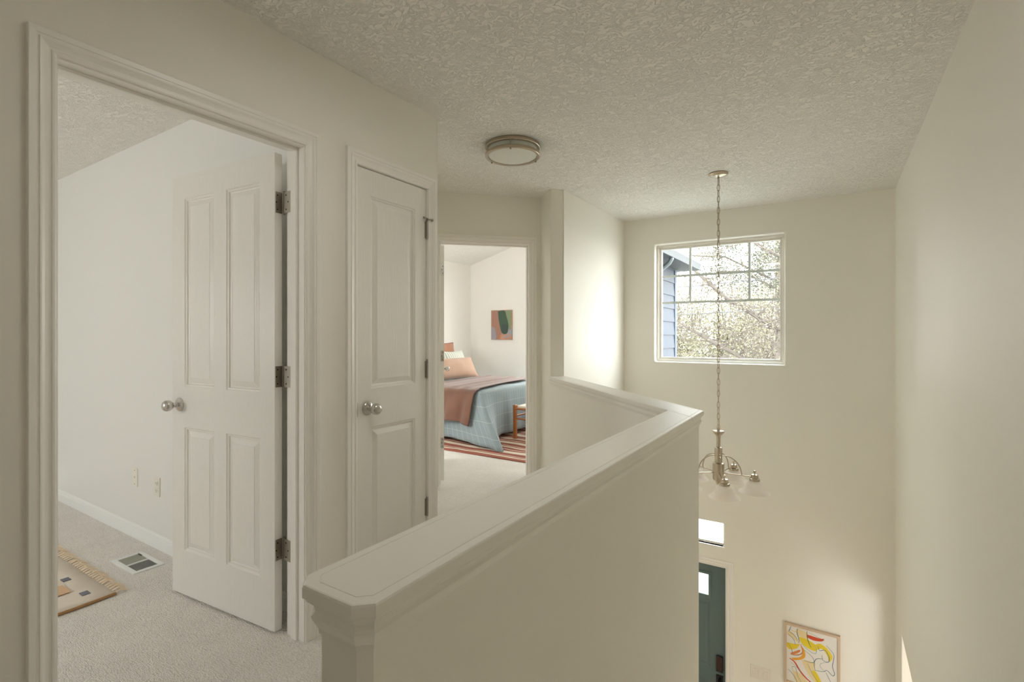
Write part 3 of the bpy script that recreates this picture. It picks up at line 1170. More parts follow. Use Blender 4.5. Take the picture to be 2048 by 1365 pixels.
def stroke(pts, w, y, parent, m, name, UU=U):
    q = [Vector(UU(*p)) for p in spline(pts, 8)]
    vs, fs = [], []
    for i, p in enumerate(q):
        d = (q[min(i + 1, len(q) - 1)] - q[max(i - 1, 0)])
        if d.length < 1e-9:
            d = Vector((1, 0))
        d.normalize()
        nn = Vector((-d.y, d.x))
        ww = w * (.55 + .45 * math.sin(PI * min(1, max(0, i / (len(q) - 1))))) / 2
        vs += [(p.x + nn.x * ww, y, p.y + nn.y * ww), (p.x - nn.x * ww, y, p.y - nn.y * ww)]
    for i in range(len(q) - 1):
        fs.append((2 * i, 2 * i + 1, 2 * i + 3, 2 * i + 2))
    mb = MB()
    mb.add(vs, fs)
    return mb.build(name, m, parent)


Y0 = .0123
blob([(.02, .12), (.12, .13), (.2, .2), (.25, .29), (.15, .24), (.02, .18)], Y0, FP, ink['cream'], 'painted_shape')
blob([(.22, .03), (.42, .07), (.42, .17), (.24, .15)], Y0, FP, ink['cream'], 'painted_shape')
blob([(.25, .17), (.42, .18), (.58, .24), (.60, .33), (.47, .34), (.30, .27)], Y0 + .0002, FP, ink['yellow'], 'painted_shape')
blob([(.56, .24), (.66, .19), (.80, .24), (.90, .36), (.84, .46), (.80, .36), (.70, .27), (.60, .31)], Y0 + .0001, FP, ink['yellow'], 'painted_shape')
blob([(.0, .33), (.16, .32), (.26, .30), (.2, .39), (.06, .44), (.0, .39)], Y0 + .0002, FP, ink['yellow'], 'painted_shape')
blob([(.10, .58), (.26, .53), (.32, .44), (.29, .33), (.36, .38), (.37, .50), (.28, .57), (.15, .61)], Y0 + .0003, FP, ink['amber'], 'painted_shape')
blob([(.42, .09), (.66, .10), (.74, .09), (.70, .14), (.55, .165), (.42, .14)], Y0 + .0003, FP, ink['red'], 'painted_shape')
blob([(.08, .50), (.26, .40), (.25, .45), (.10, .53)], Y0 + .0003, FP, ink['orange'], 'painted_shape')
blob([(.30, .56), (.56, .55), (.55, .66), (.62, .74), (.72, .93), (.70, .98), (.60, .93), (.42, .76)], Y0, FP, ink['cream'], 'painted_shape')
blob([(.50, .70), (.60, .72), (.74, .95), (.66, .98), (.58, .86)], Y0 + .0002, FP, ink['yellow'], 'painted_shape')
blob([(.12, .80), (.28, .82), (.45, .94), (.5, .99), (.2, .99)], Y0, FP, ink['cream'], 'painted_shape')
stroke([(.06, .60), (.16, .64), (.28, .78), (.42, .88), (.60, .96)], .012, Y0 + .0006, FP, ink['red'], 'painted_line')
stroke([(.28, .29), (.32, .38), (.29, .47), (.10, .52)], .008, Y0 + .0006, FP, ink['orange'], 'painted_line')
for pts, c, w in (([(.09, .02), (.06, .09), (.04, .12)], 'blue', .005), ([(.22, .03), (.21, .10), (.25, .22), (.25, .28)], 'green', .006),
                  ([(.41, .03), (.41, .12), (.44, .22), (.49, .30)], 'green', .006), ([(.04, .12), (.16, .17), (.22, .24)], 'blue', .004),
                  ([(.30, .28), (.44, .36), (.56, .39), (.60, .33), (.56, .27)], 'teal', .004), ([(.02, .17), (.14, .24), (.18, .33)], 'blue', .004),
                  ([(.02, .33), (.10, .42), (.13, .52), (.24, .50), (.30, .44)], 'blue', .004),
                  ([(.62, .24), (.66, .31), (.76, .28), (.84, .38), (.82, .47), (.72, .46), (.70, .38)], 'blue', .005),
                  ([(.78, .19), (.92, .30), (.92, .42), (.90, .52), (.94, .64), (.90, .68), (.80, .62), (.72, .66), (.56, .68)], 'blue', .005),
                  ([(.36, .38), (.50, .45), (.55, .53), (.48, .57), (.35, .56)], 'blue', .004),
                  ([(.72, .44), (.60, .47), (.55, .56), (.57, .68)], 'blue', .005), ([(.80, .48), (.68, .53), (.68, .60), (.78, .66)], 'teal', .003),
                  ([(.78, .66), (.84, .76), (.90, .84)], 'blue', .004), ([(.70, .99), (.74, .90), (.84, .86), (.98, .87)], 'blue', .004),
                  ([(.03, .80), (.14, .88), (.22, .99)], 'blue', .004), ([(.08, .66), (.20, .72), (.30, .80)], 'teal', .003),
                  ([(.13, .80), (.11, .74), (.18, .74), (.22, .86), (.30, .98)], 'blue', .003), ([(.42, .60), (.52, .76), (.64, .88), (.70, .99)], 'blue', .003),
                  ([(.06, .08), (.16, .10), (.22, .08)], 'yellow', .005), ([(.44, .05), (.60, .08), (.76, .12)], 'green', .002)):
    stroke(pts, w, Y0 + .0008, FP, ink[c], 'painted_line')

# ------------------------------------------------------------------ bedroom painting
BP = empty('canvas_painting', (-4.685, 7.05, 1.173), PI)
tag(BP, 'small abstract painting with a dark green oval on the far bedroom wall', 'picture')
mb = MB()
mb.box(-.205, .205, 0, .032, 0, .494)


def canvas_mat():
    m = bpy.data.materials.new('canvas_blend')
    m.use_nodes = True
    nt = m.node_tree
    b = nt.nodes['Principled BSDF']
    b.inputs['Roughness'].default_value = .7
    t = nt.nodes.new('ShaderNodeTexCoord')
    n = nt.nodes.new('ShaderNodeTexNoise')
    n.inputs['Scale'].default_value = 5
    n.inputs['Detail'].default_value = 1
    nt.links.new(t.outputs['Object'], n.inputs['Vector'])
    r = nt.nodes.new('ShaderNodeValToRGB')
    e = r.color_ramp.elements
    e[0].position, e[1].position = .32, .68
    e[0].color = (.30, .33, .36, 1)
    e[1].color = (.20, .24, .13, 1)
    q = e.new(.5)
    q.color = (.50, .24, .17, 1)
    nt.links.new(n.outputs['Fac'], r.inputs[0])
    nt.links.new(r.outputs[0], b.inputs['Base Color'])
    return m


mb.build('canvas', canvas_mat(), BP, bevel=.002)


def UB(px, py):
    px, py = min(1, max(0, px)), min(1, max(0, py))
    return (.200 - px * .400, .490 - py * .486)


blob([(.0, .0), (.33, .0), (.36, .3), (.5, .7), (.45, .99), (.0, .99)], .0323, BP, mat('canvas_rose', (.36, .19, .14), .7), 'painted_shape', UB)
blob([(.72, .02), (.98, .02), (.98, .62), (.86, .6), (.80, .3)], .0323, BP, mat('canvas_sage', (.22, .28, .16), .7), 'painted_shape', UB)
blob([(.02, .55), (.16, .62), (.25, .85), (.22, .98), (.02, .98)], .0325, BP, mat('canvas_grey', (.32, .30, .34), .7), 'painted_shape', UB)
blob([(.34, .02), (.66, .01), (.76, .2), (.86, .5), (.82, .75), (.68, .82), (.52, .76), (.42, .5), (.36, .25)], .0328, BP, mat('canvas_green', (.05, .095, .06), .6), 'painted_shape', UB)
blob([(.52, .5), (.7, .46), (.84, .56), (.80, .74), (.66, .80), (.54, .72)], .0331, BP, mat('canvas_dark', (.04, .07, .055), .6), 'painted_shape', UB)
stroke([(.38, .98), (.50, .92), (.54, .87), (.47, .87), (.48, .96), (.62, .98), (.66, .88), (.80, .82), (.98, .84)], .014, .0335, BP, ink['orange'], 'painted_line', UB)

# ------------------------------------------------------------------ bed
BX0, BX1, BY0, BY1, BZ = -5.25, -3.40, 4.69, 6.35, .60
BED = empty('bed', ((BX0 + BX1) / 2, (BY0 + BY1) / 2, 0))
tag(BED, 'bed under a pale blue windowpane coverlet in the far bedroom', 'bed')
bx, by = BED.location.x, BED.location.y
mb = MB()
mb.box(BX0 - bx + .02, BX1 - bx - .05, BY0 - by + .05, BY1 - by - .05, .18, BZ - .015)
mb.build('mattress', sheetw, BED, bevel=.06, bseg=4)
mb = MB()
for x in (BX0 + .1, BX1 - .15):
    for y in (BY0 + .15, BY1 - .15):
        mb.box(x - bx - .03, x - bx + .03, y - by - .03, y - by + .03, .011, .19)
mb.build('bed_feet', woodb, BED)


def cover_mat():
    m = bpy.data.materials.new('windowpane_linen')
    m.use_nodes = True
    nt = m.node_tree
    b = nt.nodes['Principled BSDF']
    b.inputs['Roughness'].default_value = .9
    b.inputs['Sheen Weight'].default_value = .15
    uv = nt.nodes.new('ShaderNodeUVMap')
    sx = nt.nodes.new('ShaderNodeSeparateXYZ')
    nt.links.new(uv.outputs[0], sx.inputs[0])
    res = []
    for ax, per in (('X', .055), ('Y', .15)):
        d = nt.nodes.new('ShaderNodeMath'); d.operation = 'DIVIDE'; d.inputs[1].default_value = per
        nt.links.new(sx.outputs[ax], d.inputs[0])
        fr = nt.nodes.new('ShaderNodeMath'); fr.operation = 'FRACT'
        nt.links.new(d.outputs[0], fr.inputs[0])
        lt = nt.nodes.new('ShaderNodeMath'); lt.operation = 'LESS_THAN'; lt.inputs[1].default_value = .06 if ax == 'X' else .03
        nt.links.new(fr.outputs[0], lt.inputs[0])
        res.append(lt)
    mx = nt.nodes.new('ShaderNodeMath'); mx.operation = 'MAXIMUM'
    nt.links.new(res[0].outputs[0], mx.inputs[0])
    nt.links.new(res[1].outputs[0], mx.inputs[1])
    c = nt.nodes.new('ShaderNodeMix')
    c.data_type = 'RGBA'
    c.inputs[6].default_value = (.245, .305, .325, 1)
    c.inputs[7].default_value = (.40, .455, .455, 1)
    nt.links.new(mx.outputs[0], c.inputs[0])
    nt.links.new(c.outputs[2], b.inputs['Base Color'])
    return m


def coverlet():
    # perimeter: starts at head on near side, runs to foot, around to far side head
    top, per = [], []
    L1, L2 = BX1 - BX0, BY1 - BY0
    rc = .05
    pts = []   # (x,y,outx,outy,s)
    N1, NC, N2 = 60, 14, 50
    for k in range(N1 + 1):
        pts.append((BX0 + (L1 - rc) * k / N1, BY0, 0, -1, (L1 - rc) * k / N1))
    for k in range(1, NC):
        a = -PI / 2 + PI / 2 * k / NC
        pts.append((BX1 - rc + rc * math.cos(a), BY0 + rc + rc * math.sin(a), math.cos(a), math.sin(a), L1 - rc + .35 * k / NC))
    s0 = L1 - rc + .35
    for k in range(N2 + 1):
        pts.append((BX1, BY0 + rc + (L2 - 2 * rc) * k / N2, 1, 0, s0 + (L2 - 2 * rc) * k / N2))
    s1 = s0 + L2
    for k in range(1, NC):
        a = PI / 2 * k / NC
        pts.append((BX1 - rc + rc * math.cos(a), BY1 - rc + rc * math.sin(a), math.cos(a), math.sin(a), s1 + .3 * k / NC))
    for k in range(0, N1 + 1, 3):
        pts.append((BX1 - rc - (L1 - rc) * k / N1, BY1, 0, 1, s1 + .3 + (L1 - rc) * k / N1))
    vs, fs, uvs = [], [], []
    NR = 16
    cx_, cy_ = BX1, BY0
    for i, (x, y, ox, oy, s) in enumerate(pts):
        dc = math.hypot(x - cx_, y - cy_)
        corner = math.exp(-(dc / (.42 if oy < -.7 else .16)) ** 2)
        for j in range(NR + 1):
            t = j / NR
            if j <= 2:
                q = (0, .35, 1)[j] * PI / 2
                off = .028 * math.sin(q) - .028
                z = BZ - .028 * (1 - math.cos(q))
            else:
                tt = (j - 2) / (NR - 2)
                fold = math.sin(s * 17) * .5 + math.sin(s * 31 + 1.3) * .3 + math.sin(s * 7 + .4) * .6
                off = tt * (.035 + .026 * fold) 
                zend = .055 + .01 * math.sin(s * 5) - corner * .04
                z = BZ - .028 - (BZ - .028 - zend) * tt + .0
            cx2 = .40 * corner * (tt if j > 2 else 0) ** 1.2
            cy2 = -.20 * corner * (tt if j > 2 else 0) ** 1.1
            vs.append((x + ox * off + cx2 - bx, y + oy * off + cy2 - by, z))
            uvs.append((s, 1.6 + t * .6))
    for i in range(len(pts) - 1):
        for j in range(NR):
            a = i * (NR + 1) + j
            fs.append((a, a + 1, a + NR + 2, a + NR + 1))
    nside = len(vs)
    # top grid
    gx, gy = 30, 24
    x0, x1, y0, y1 = BX0, BX1 - .027, BY0 + .027, BY1 - .027
    for i in range(gx + 1):
        for j in range(gy + 1):
            u, v = i / gx, j / gy
            edge = min(u, v, 1 - v, 1 - u) * 10
            z = BZ + .012 * min(1, edge) * (math.sin(u * 9 + v * 4) * .5 + math.sin(v * 13 - u * 5) * .4 + .4)
            vs.append((x0 + (x1 - x0) * u - bx, y0 + (y1 - y0) * v - by, z))
            uvs.append((x0 + (x1 - x0) * u, y0 + (y1 - y0) * v))
    for i in range(gx):
        for j in range(gy):
            a = nside + i * (gy + 1) + j
            fs.append((a, a + gy + 1, a + gy + 2, a + 1))
    mb = MB()
    mb.add(vs, fs)
    o = mb.build('coverlet', cover_mat(), BED, smooth=True)
    me = o.data
    ul = me.uv_layers.new(name='UVMap')
    for lp in me.loops:
        ul.data[lp.index].uv = uvs[lp.vertex_index]
    sd = o.modifiers.new('thick', 'SOLIDIFY')
    sd.thickness = .006
    sd.offset = -1
    return o


coverlet()

# throw blanket
TH = empty('throw_blanket', (-3.8, 4.70, .6))
tag(TH, 'dusty rose throw blanket folded across the bed and hanging down its side', 'blanket')
vs, fs = [], []
NU, NV = 60, 70
for i in range(NU + 1):
    u = i / NU
    for j in range(NV + 1):
        v = j / NV
        fold = .5 + .5 * math.sin(u * 26 + 1.2 * math.sin(v * 5)) * (.6 + .4 * math.sin(u * 9 + 2))
        if v < .25:       # hanging part
            t = v / .25
            x0, x1 = -4.24, -3.475
            x = x0 + (x1 - x0) * u + (1 - t) * .010 * math.sin(u * 20)
            hem = .295 - .07 * u - .02 * math.sin(u * 6.3)
            z = hem + (BZ - .005 - hem) * t
            y = BY0 - .034 - (.095 + .028 * math.sin(u * 21 + .6)) * (1 - t) ** .8 - .030 * fold * (1.1 - t)
        else:
            t = (v - .25) / .75
            x0 = -4.26 - .25 * t
            x1 = -3.455 - .20 * t - .06 * math.sin(t * 3)
            x = x0 + (x1 - x0) * u
            y = BY0 - .020 + (BY1 - BY0 - .04) * t
            lift = min(1, t * 14)
            z = BZ + .008 + lift * (.010 + .020 * fold) + (1 - lift) * 0
        vs.append((x + 3.8, y - 4.70, z - .6))
for i in range(NU):
    for j in range(NV):
        a = i * (NV + 1) + j
        fs.append((a, a + NV + 1, a + NV + 2, a + 1))
mb = MB()
mb.add(vs, fs)
o = mb.build('blanket_cloth', throwm, TH, smooth=True)
sd = o.modifiers.new('thick', 'SOLIDIFY')
sd.thickness = .008
sd.offset = 1


def pillow_mesh(w, h, t, n=22, pinch=.12):
    """local: x width, z height, y thickness, base at z=0"""
    vs, fs = [], []
    for side in (1, -1):
        o0 = len(vs)
        for i in range(n + 1):
            for j in range(n + 1):
                a, b = i / n * 2 - 1, j / n * 2 - 1
                prof = max(0, (1 - abs(a) ** 2.6)) ** .55 * max(0, (1 - abs(b) ** 2.6)) ** .55
                px = a * (1 - pinch * (1 - abs(a) ** 4) * 0 - pinch * .55 * (1 - b * b) * abs(a) ** 3)
                pz = b * (1 - pinch * .55 * (1 - a * a) * abs(b) ** 3)
                wr = .04 * math.sin(a * 7 + b * 3) * prof
                vs.append((px * w / 2, side * t / 2 * (prof + wr), h / 2 + pz * h / 2))
        for i in range(n):
            for j in range(n):
                q = o0 + i * (n + 1) + j
                f = (q, q + n + 1, q + n + 2, q + 1)
                fs.append(f if side == -1 else f[::-1])
    mb = MB()
    mb.add(vs, fs)
    return mb


def stripe_mat():
    m = mat('striped_ticking', (.66, .67, .60), .9)
    nt = m.node_tree
    b = nt.nodes['Principled BSDF']
    t = nt.nodes.new('ShaderNodeTexCoord')
    s_ = nt.nodes.new('ShaderNodeSeparateXYZ')
    nt.links.new(t.outputs['Object'], s_.inputs[0])
    ad = nt.nodes.new('ShaderNodeMath'); ad.operation = 'ADD'; ad.inputs[1].default_value = 5
    nt.links.new(s_.outputs['X'], ad.inputs[0])
    d = nt.nodes.new('ShaderNodeMath'); d.operation = 'DIVIDE'; d.inputs[1].default_value = .045
    nt.links.new(ad.outputs[0], d.inputs[0])
    fr = nt.nodes.new('ShaderNodeMath'); fr.operation = 'FRACT'
    nt.links.new(d.outputs[0], fr.inputs[0])
    r = nt.nodes.new('ShaderNodeValToRGB')
    r.color_ramp.interpolation = 'CONSTANT'
    r.color_ramp.elements[0].color = (.42, .45, .36, 1)
    r.color_ramp.elements[1].position = .42
    r.color_ramp.elements[1].color = (.70, .70, .64, 1)
    nt.links.new(fr.outputs[0], r.inputs[0])
    nt.links.new(r.outputs[0], b.inputs['Base Color'])
    return m


def pillow(name, label, loc, rz, lean, w, h, t, m, piping=None):
    e = empty(name, loc, rz)
    tag(e, label, 'pillow')
    M = Matrix.Rotation(lean, 4, 'X')
    mb = pillow_mesh(w, h, t)
    mb.v = [tuple(M @ Vector(p)) for p in mb.v]
    mb.build('cushion', m, e, smooth=True)
    if piping:
        pts = []
        pinch = .12
        for side in range(4):
            for k in range(16):
                a = k / 16 * 2 - 1
                A, B = ((a, -1), (1, a), (-a, 1), (-1, -a))[side]
                px = A * (1 - pinch * .55 * (1 - B * B) * abs(A) ** 3)
                pz = B * (1 - pinch * .55 * (1 - A * A) * abs(B) ** 3)
                pts.append(tuple(M @ Vector((px * w / 2, 0, h / 2 + pz * h / 2))))
        mb = MB()
        mb.tube(pts, .005, 6, closed=True)
        mb.build('piping', piping, e, smooth=True)
    return e


# pillows lean back toward the head wall (-X); their front faces +X
BR = math.radians(90)
pillow('euro_pillow', 'large terracotta pillow with dark piping at the head of the bed', (-5.05, 6.02, .622), BR, math.radians(-12), .62, .52, .14, terra, pipingm)
pillow('striped_pillow', 'pale striped square pillow resting on the terracotta one', (-4.80, 6.06, .62), BR + .05, math.radians(-22), .54, .42, .14, stripe_mat())
pillow('lumbar_pillow', 'long peach lumbar pillow lying in front of the others', (-4.50, 5.52, .628), BR - .02, math.radians(-28), 1.22, .33, .20, peach)

# bench at the foot of the bed
BN = empty('bench', (-3.06, 5.60, 0))
tag(BN, 'wooden bench with a woven cord seat at the foot of the bed', 'bench')
for sx in (-1, 1):
    for sy in (-1, 1):
        mb = MB()
        x, y = sx * .17, sy * .46
        mb.box(x - .020, x + .020, y - .020, y + .020, .011, .415)
        mb.build('leg', woodb, BN, bevel=.005)
for sy in (-1, 1):
    mb = MB()
    mb.tube([(-.15, sy * .46, .25), (.15, sy * .46, .25)], .011, 10)
    mb.tube([(-.15, sy * .46, .37), (.15, sy * .46, .37)], .014, 10)
    mb.build('rail', woodb, BN, smooth=True)
for sx in (-1, 1):
    mb = MB()
    mb.tube([(sx * .17, -.44, .28), (sx * .17, .44, .28)], .011, 10)
    mb.build('rail', woodb, BN, smooth=True)
mb = MB()
mb.box(-.165, .185, -.44, .44, .365, .405)
mb.build('woven_seat', woven, BN, bevel=.012, bseg=3)

# striped rug under the bed
R2 = empty('striped_rug', (-3.7, 5.3, 0))
tag(R2, 'terracotta and cream striped rug under the bed and bench', 'rug')


def stripe_rug():
    m = bpy.data.materials.new('striped_wool')
    m.use_nodes = True
    nt = m.node_tree
    b = nt.nodes['Principled BSDF']
    b.inputs['Roughness'].default_value = .95
    t = nt.nodes.new('ShaderNodeTexCoord')
    s_ = nt.nodes.new('ShaderNodeSeparateXYZ')
    nt.links.new(t.outputs['Object'], s_.inputs[0])
    n = nt.nodes.new('ShaderNodeTexNoise')
    n.inputs['Scale'].default_value = 1.6
    nt.links.new(t.outputs['Object'], n.inputs['Vector'])
    m1 = nt.nodes.new('ShaderNodeMath'); m1.operation = 'MULTIPLY'; m1.inputs[1].default_value = .22
    nt.links.new(n.outputs['Fac'], m1.inputs[0])
    ad = nt.nodes.new('ShaderNodeMath'); ad.operation = 'ADD'
    nt.links.new(s_.outputs['Y'], ad.inputs[0]); nt.links.new(m1.outputs[0], ad.inputs[1])
    d = nt.nodes.new('ShaderNodeMath'); d.operation = 'DIVIDE'; d.inputs[1].default_value = .40
    nt.links.new(ad.outputs[0], d.inputs[0])
    fr = nt.nodes.new('ShaderNodeMath'); fr.operation = 'FRACT'
    nt.links.new(d.outputs[0], fr.inputs[0])
    r = nt.nodes.new('ShaderNodeValToRGB')
    r.color_ramp.interpolation = 'CONSTANT'
    el = r.color_ramp.elements
    A, B, C = (.27, .075, .05, 1), (.66, .58, .46, 1), (.10, .05, .05, 1)
    seq = [(0, A), (.20, C), (.22, B), (.34, C), (.355, B), (.44, A), (.56, B), (.60, A), (.74, C), (.76, B), (.86, A), (.93, B), (.97, A)]
    el[0].position, el[0].color = seq[0]
    el[1].position, el[1].color = seq[1]
    for p_, c_ in seq[2:]:
        q = el.new(p_)
        q.color = c_
    nt.links.new(fr.outputs[0], r.inputs[0])
    nt.links.new(r.outputs[0], b.inputs['Base Color'])
    return m


mb = MB()
mb.box(-1.3, 1.3, -1.03, 1.3, .0, .010)
mb.build('rug_field', stripe_rug(), R2, bevel=.003)
mb = MB()
mb.box(-1.3, 1.3, -1.06, -1.00, .0015, .0115)
mb.build('rug_border', mat('rug_rust', (.30, .09, .06), .95), R2, bevel=.003)

# ------------------------------------------------------------------ exterior: own house side wall and eave
EX = empty('wall_exterior', (-1.87, 5.27, 0))
struct(EX, 'blue lap sided outside wall seen at the left edge of the stairwell window')
mb = MB()
mb.box(-.10, -.012, 0, 1.93, -3.1, 2.6)
mb.build('sheathing', siding, EX)
for k in range(31):
    z = -3.06 + k * .178 + .045
    mb = MB()
    mb.add([(-.012, 0, z), (.010, 0, z), (-.004, 0, z + .19), (-.012, 0, z + .19), (-.012, 1.86, z), (.010, 1.86, z), (-.004, 1.86, z + .19), (-.012, 1.86, z + .19)],
           [(0, 1, 2, 3), (7, 6, 5, 4), (1, 5, 6, 2), (0, 4, 5, 1), (3, 2, 6, 7)])
    mb.build('siding_board', siding, EX)
mb = MB()
mb.box(-.10, .016, 1.85, 1.94, -3.1, 2.6)
mb.build('corner_board', sidingtrim, EX)
RF = empty('roof_eave', (-1.87, 5.27, 2.16))
struct(RF, 'dark roof eave and gutter seen at the top left of the stairwell window', 'roof')
mb = MB()
mb.box(-.1, .28, .02, 2.13, 0, .012)
mb.build('soffit', soffitm, RF)
mb = MB()
mb.box(.28, .30, .02, 2.13, -.002, .085)
mb.build('fascia_board', fasciam, RF)
mb = MB()
mb.add([(.30, .02, .085), (.30, 2.16, .085), (-.10, 2.16, .20), (-.10, .02, .20), (.33, .02, .11), (.33, 2.16, .11), (-.10, 2.16, .235), (-.10, .02, .235)],
       [(0, 1, 2, 3), (7, 6, 5, 4), (0, 4, 5, 1), (1, 5, 6, 2)])
mb.build('shingles', roofm, RF)
mb = MB()
mb.tube([(.27, .71, .16), (.27, .71, -.02), (.24, .72, -.06), (.07, .73, -.19), (.045, .73, -.25), (.045, .73, -5.0)], .028, 8)
mb.build('downspout', gutterw, RF)
# hidden flat roof above our rooms keeps the sky out
mb = MB()
mb.box(-5.8, .6, -3.2, 5.3, 3.1, 3.2)
struct(mb.build('roof', roofm), 'roof over the house outside the view', 'roof')
mb = MB()
mb.box(-40, 40, 5.3, 80, -3.4, -3.2)
struct(mb.build('ground', groundm), 'pale ground outside the house', 'ground')


# ------------------------------------------------------------------ trees
def tree(name, label, base, limbs, leaves, lm, spread, lsize, seed, trunk=None, group=None, twigs=5, tw_len=.8):
    rnd = random.Random(seed)
    e = empty(name, base)
    tag(e, label, 'tree', group)
    bxv = Vector(base)
    mb = MB()
    tips = []
    if trunk:
        mb.tube([Vector(p) - bxv for p in trunk[0]], trunk[1], 8)
    for pts, r0, r1 in limbs:
        q = [Vector(p) - bxv for p in pts]
        rs = [r0 + (r1 - r0) * i / (len(q) - 1) for i in range(len(q))]
        mb.tube(q, rs, 7)
        for i in range(len(q) - 1):
            for k in range(twigs):
                t = rnd.random()
                s0 = q[i].lerp(q[i + 1], t)
                d = Vector((rnd.uniform(-1, 1), rnd.uniform(-1, 1), rnd.uniform(-.7, .9))).normalized()
                L = tw_len * rnd.uniform(.5, 1.3)
                mid = s0 + d * L * .5 + Vector((0, 0, rnd.uniform(-.1, .1)))
                end = s0 + d * L + Vector((0, 0, rnd.uniform(-.2, .1)))
                rr = min(r1 * .3, .011)
                mb.tube([s0, mid, end], [rr, rr * .7, rr * .3], 4)
                for a in range(3):
                    d2 = (d + Vector((rnd.uniform(-1, 1), rnd.uniform(-1, 1), rnd.uniform(-1, 1))) * .8).normalized()
                    s2 = mid.lerp(end, rnd.random())
                    e2 = s2 + d2 * L * .55
                    mb.tube([s2, e2], [rr * .5, rr * .2], 3)
                    tips.append((s2, e2))
                tips.append((mid, end))
    mb.build('branches', barkm, e)
    mf = MB()
    for k in range(leaves):
        a, b = rnd.choice(tips)
        c = a.lerp(b, rnd.random()) + Vector((rnd.gauss(0, spread), rnd.gauss(0, spread), rnd.gauss(0, spread)))
        u = Vector((rnd.uniform(-1, 1), rnd.uniform(-1, 1), rnd.uniform(-1, 1))).normalized()
        w = u.orthogonal().normalized()
        s_ = lsize * rnd.uniform(.6, 1.4)
        mf.add([c - u * s_, c + w * s_ * .5, c + u * s_, c - w * s_ * .5], [(0, 1, 2, 3)])
    if leaves:
        f = mf.build('foliage', lm, e)
        f['kind'] = 'stuff'
    return e


# pale branching tree close to the house: two long limbs falling to the right
tree('bare_tree', 'bare branching tree with long pale limbs close outside the stairwell window', (1.6, 11.5, -3.2),
     [([(-3.4, 11.0, 3.2), (-2.6, 11.0, 2.75), (-1.9, 11.0, 2.05), (-1.2, 11.1, 1.55), (-.5, 11.2, 1.15), (1.4, 11.5, .2)], .025, .060),
      ([(-3.6, 10.6, 2.1), (-2.6, 10.6, 1.45), (-2.0, 10.6, 1.1), (-1.4, 10.7, .75), (-1.0, 10.8, .35), (.2, 11.2, -.8), (1.5, 11.5, -1.2)], .025, .060),
      ([(-1.9, 11.4, 3.6), (-1.2, 11.4, 3.0), (-.5, 11.4, 2.6), (.2, 11.5, 2.0), (1.5, 11.5, 1.2)], .02, .050),
      ([(-2.4, 11.8, 4.2), (-1.5, 11.8, 3.6), (-.6, 11.8, 3.3), (1.5, 11.5, 2.4)], .02, .050),
      ([(-1.3, 11.2, .55), (-.7, 11.2, .72), (.0, 11.3, .70), (1.4, 11.5, .1)], .018, .03)],
     9000, leafy, .12, .024, 3, trunk=([(1.6, 11.5, -3.2), (1.55, 11.5, 0), (1.4, 11.5, 3.5), (1.2, 11.5, 6)], [.16, .13, .10, .06]), twigs=22, tw_len=.8)
# conifer-like clusters
tree('pine_tree', 'green needled tree with dense tufts behind the bare tree', (-1.2, 14.5, -3.2),
     [([(-1.2, 14.5, 2.6), (-2.4, 14.2, 3.3), (-3.4, 14.0, 3.4)], .03, .02), ([(-1.2, 14.5, 3.4), (-.4, 14.2, 3.6), (.4, 14.0, 3.4)], .03, .02),
      ([(-1.2, 14.5, 2.0), (-.3, 14.2, 2.4), (.3, 14.0, 2.3)], .03, .02), ([(-1.2, 14.5, 2.4), (-2.0, 14.2, 2.9), (-2.6, 14.0, 2.9)], .03, .02),
      ([(-1.2, 14.5, 4.2), (-.6, 14.2, 4.4), (.3, 14.0, 4.5)], .03, .02), ([(-1.2, 14.5, 3.8), (-2.0, 14.2, 4.3), (-3.2, 14.0, 4.5)], .03, .02)],
     16000, leafg, .14, .030, 5, trunk=([(-1.2, 14.5, -3.2), (-1.2, 14.5, 5.2)], [.10, .05]), twigs=12, tw_len=.8)
bush_lab = ['pale yellow green bushy tree beyond the neighbouring roof', 'twiggy yellow tree standing in the middle distance', 'reddish budding tree at the right of the view', 'tall pale tree farthest behind the others']
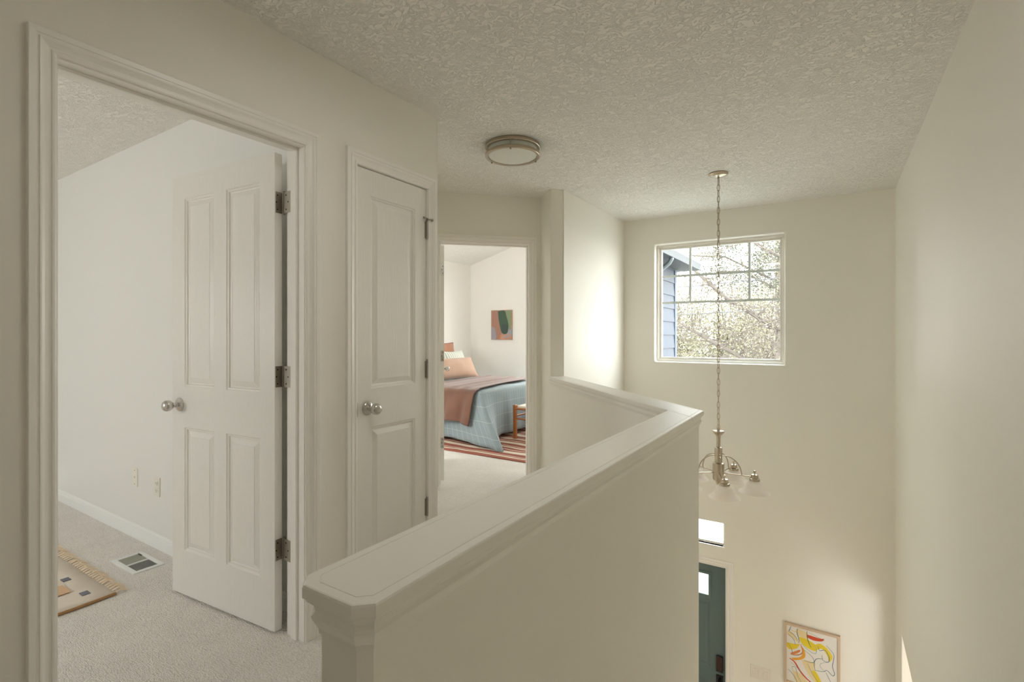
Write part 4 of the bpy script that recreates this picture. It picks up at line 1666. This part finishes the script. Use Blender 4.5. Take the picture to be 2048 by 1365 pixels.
for i, (x, y, zt, m_, sd_) in enumerate(((-7.0, 28.6, 3.4, leafy, 11), (-3.9, 23.6, 2.6, leafy, 12), (-.9, 18.9, 2.1, leafr, 13), (-3.6, 34.5, 4.8, leafy, 14))):
    limbs = []
    rnd = random.Random(sd_)
    for k in range(12):
        a = rnd.uniform(0, 2 * PI)
        r = rnd.uniform(.4, 1.3)
        limbs.append(([(x, y, -2.0 + k * .2), (x + r * .6 * math.cos(a), y + r * .6 * math.sin(a), -1.2 + k * .3), (x + r * math.cos(a), y + r * math.sin(a), zt - 2.0 + k * .25)], .04, .02))
    tree('bushy_tree', bush_lab[i], (x, y, -3.2), limbs, 20000, m_, .30, .05, sd_, trunk=([(x, y, -3.2), (x, y, 0)], [.15, .08]), twigs=12, tw_len=1.0, group='bushy trees beyond the window')

# neighbour's roof
NB = empty('neighbour_house', (-12.6, 46, -3.2))
tag(NB, 'neighbouring house with a pale roof showing at the bottom of the window', 'house')
nwall = mat('neighbour_wall', (.42, .43, .44), .8)
mb = MB()
mb.box(-4.5, 4.5, -3, 3, 0, 2.9)
mb.build('house_wall', nwall, NB)
mb = MB()
mb.add([(-4.9, -3.4, 2.8), (4.9, -3.4, 2.8), (2.2, 0, 4.1), (-2.2, 0, 4.1), (-4.9, 3.4, 2.8), (4.9, 3.4, 2.8)],
       [(0, 1, 2, 3), (5, 4, 3, 2), (1, 5, 2), (4, 0, 3), (0, 4, 5, 1)])
mb.build('house_roof', roofm, NB)
mb = MB()
mb.box(-1.2, -.2, -3.02, -2.98, 1.0, 2.1)
mb.box(1.2, 2.2, -3.02, -2.98, 1.0, 2.1)
mb.build('house_windows', slotm, NB)
for k, (z0, z1) in enumerate(((1.75, 1.95), (2.45, 2.7))):
    mb = MB()
    mb.tube([(-14, 13.1, z0 + .3), (-8, 13.1, z0), (-3, 13.1, z0 + .02), (2, 13.1, z1), (8, 13.1, z1 + .5)], .015, 6)
    tag(mb.build('utility_cable', cablem), ('lower' if k == 0 else 'upper') + ' utility cable crossing behind the trees', 'cable', 'utility cables')
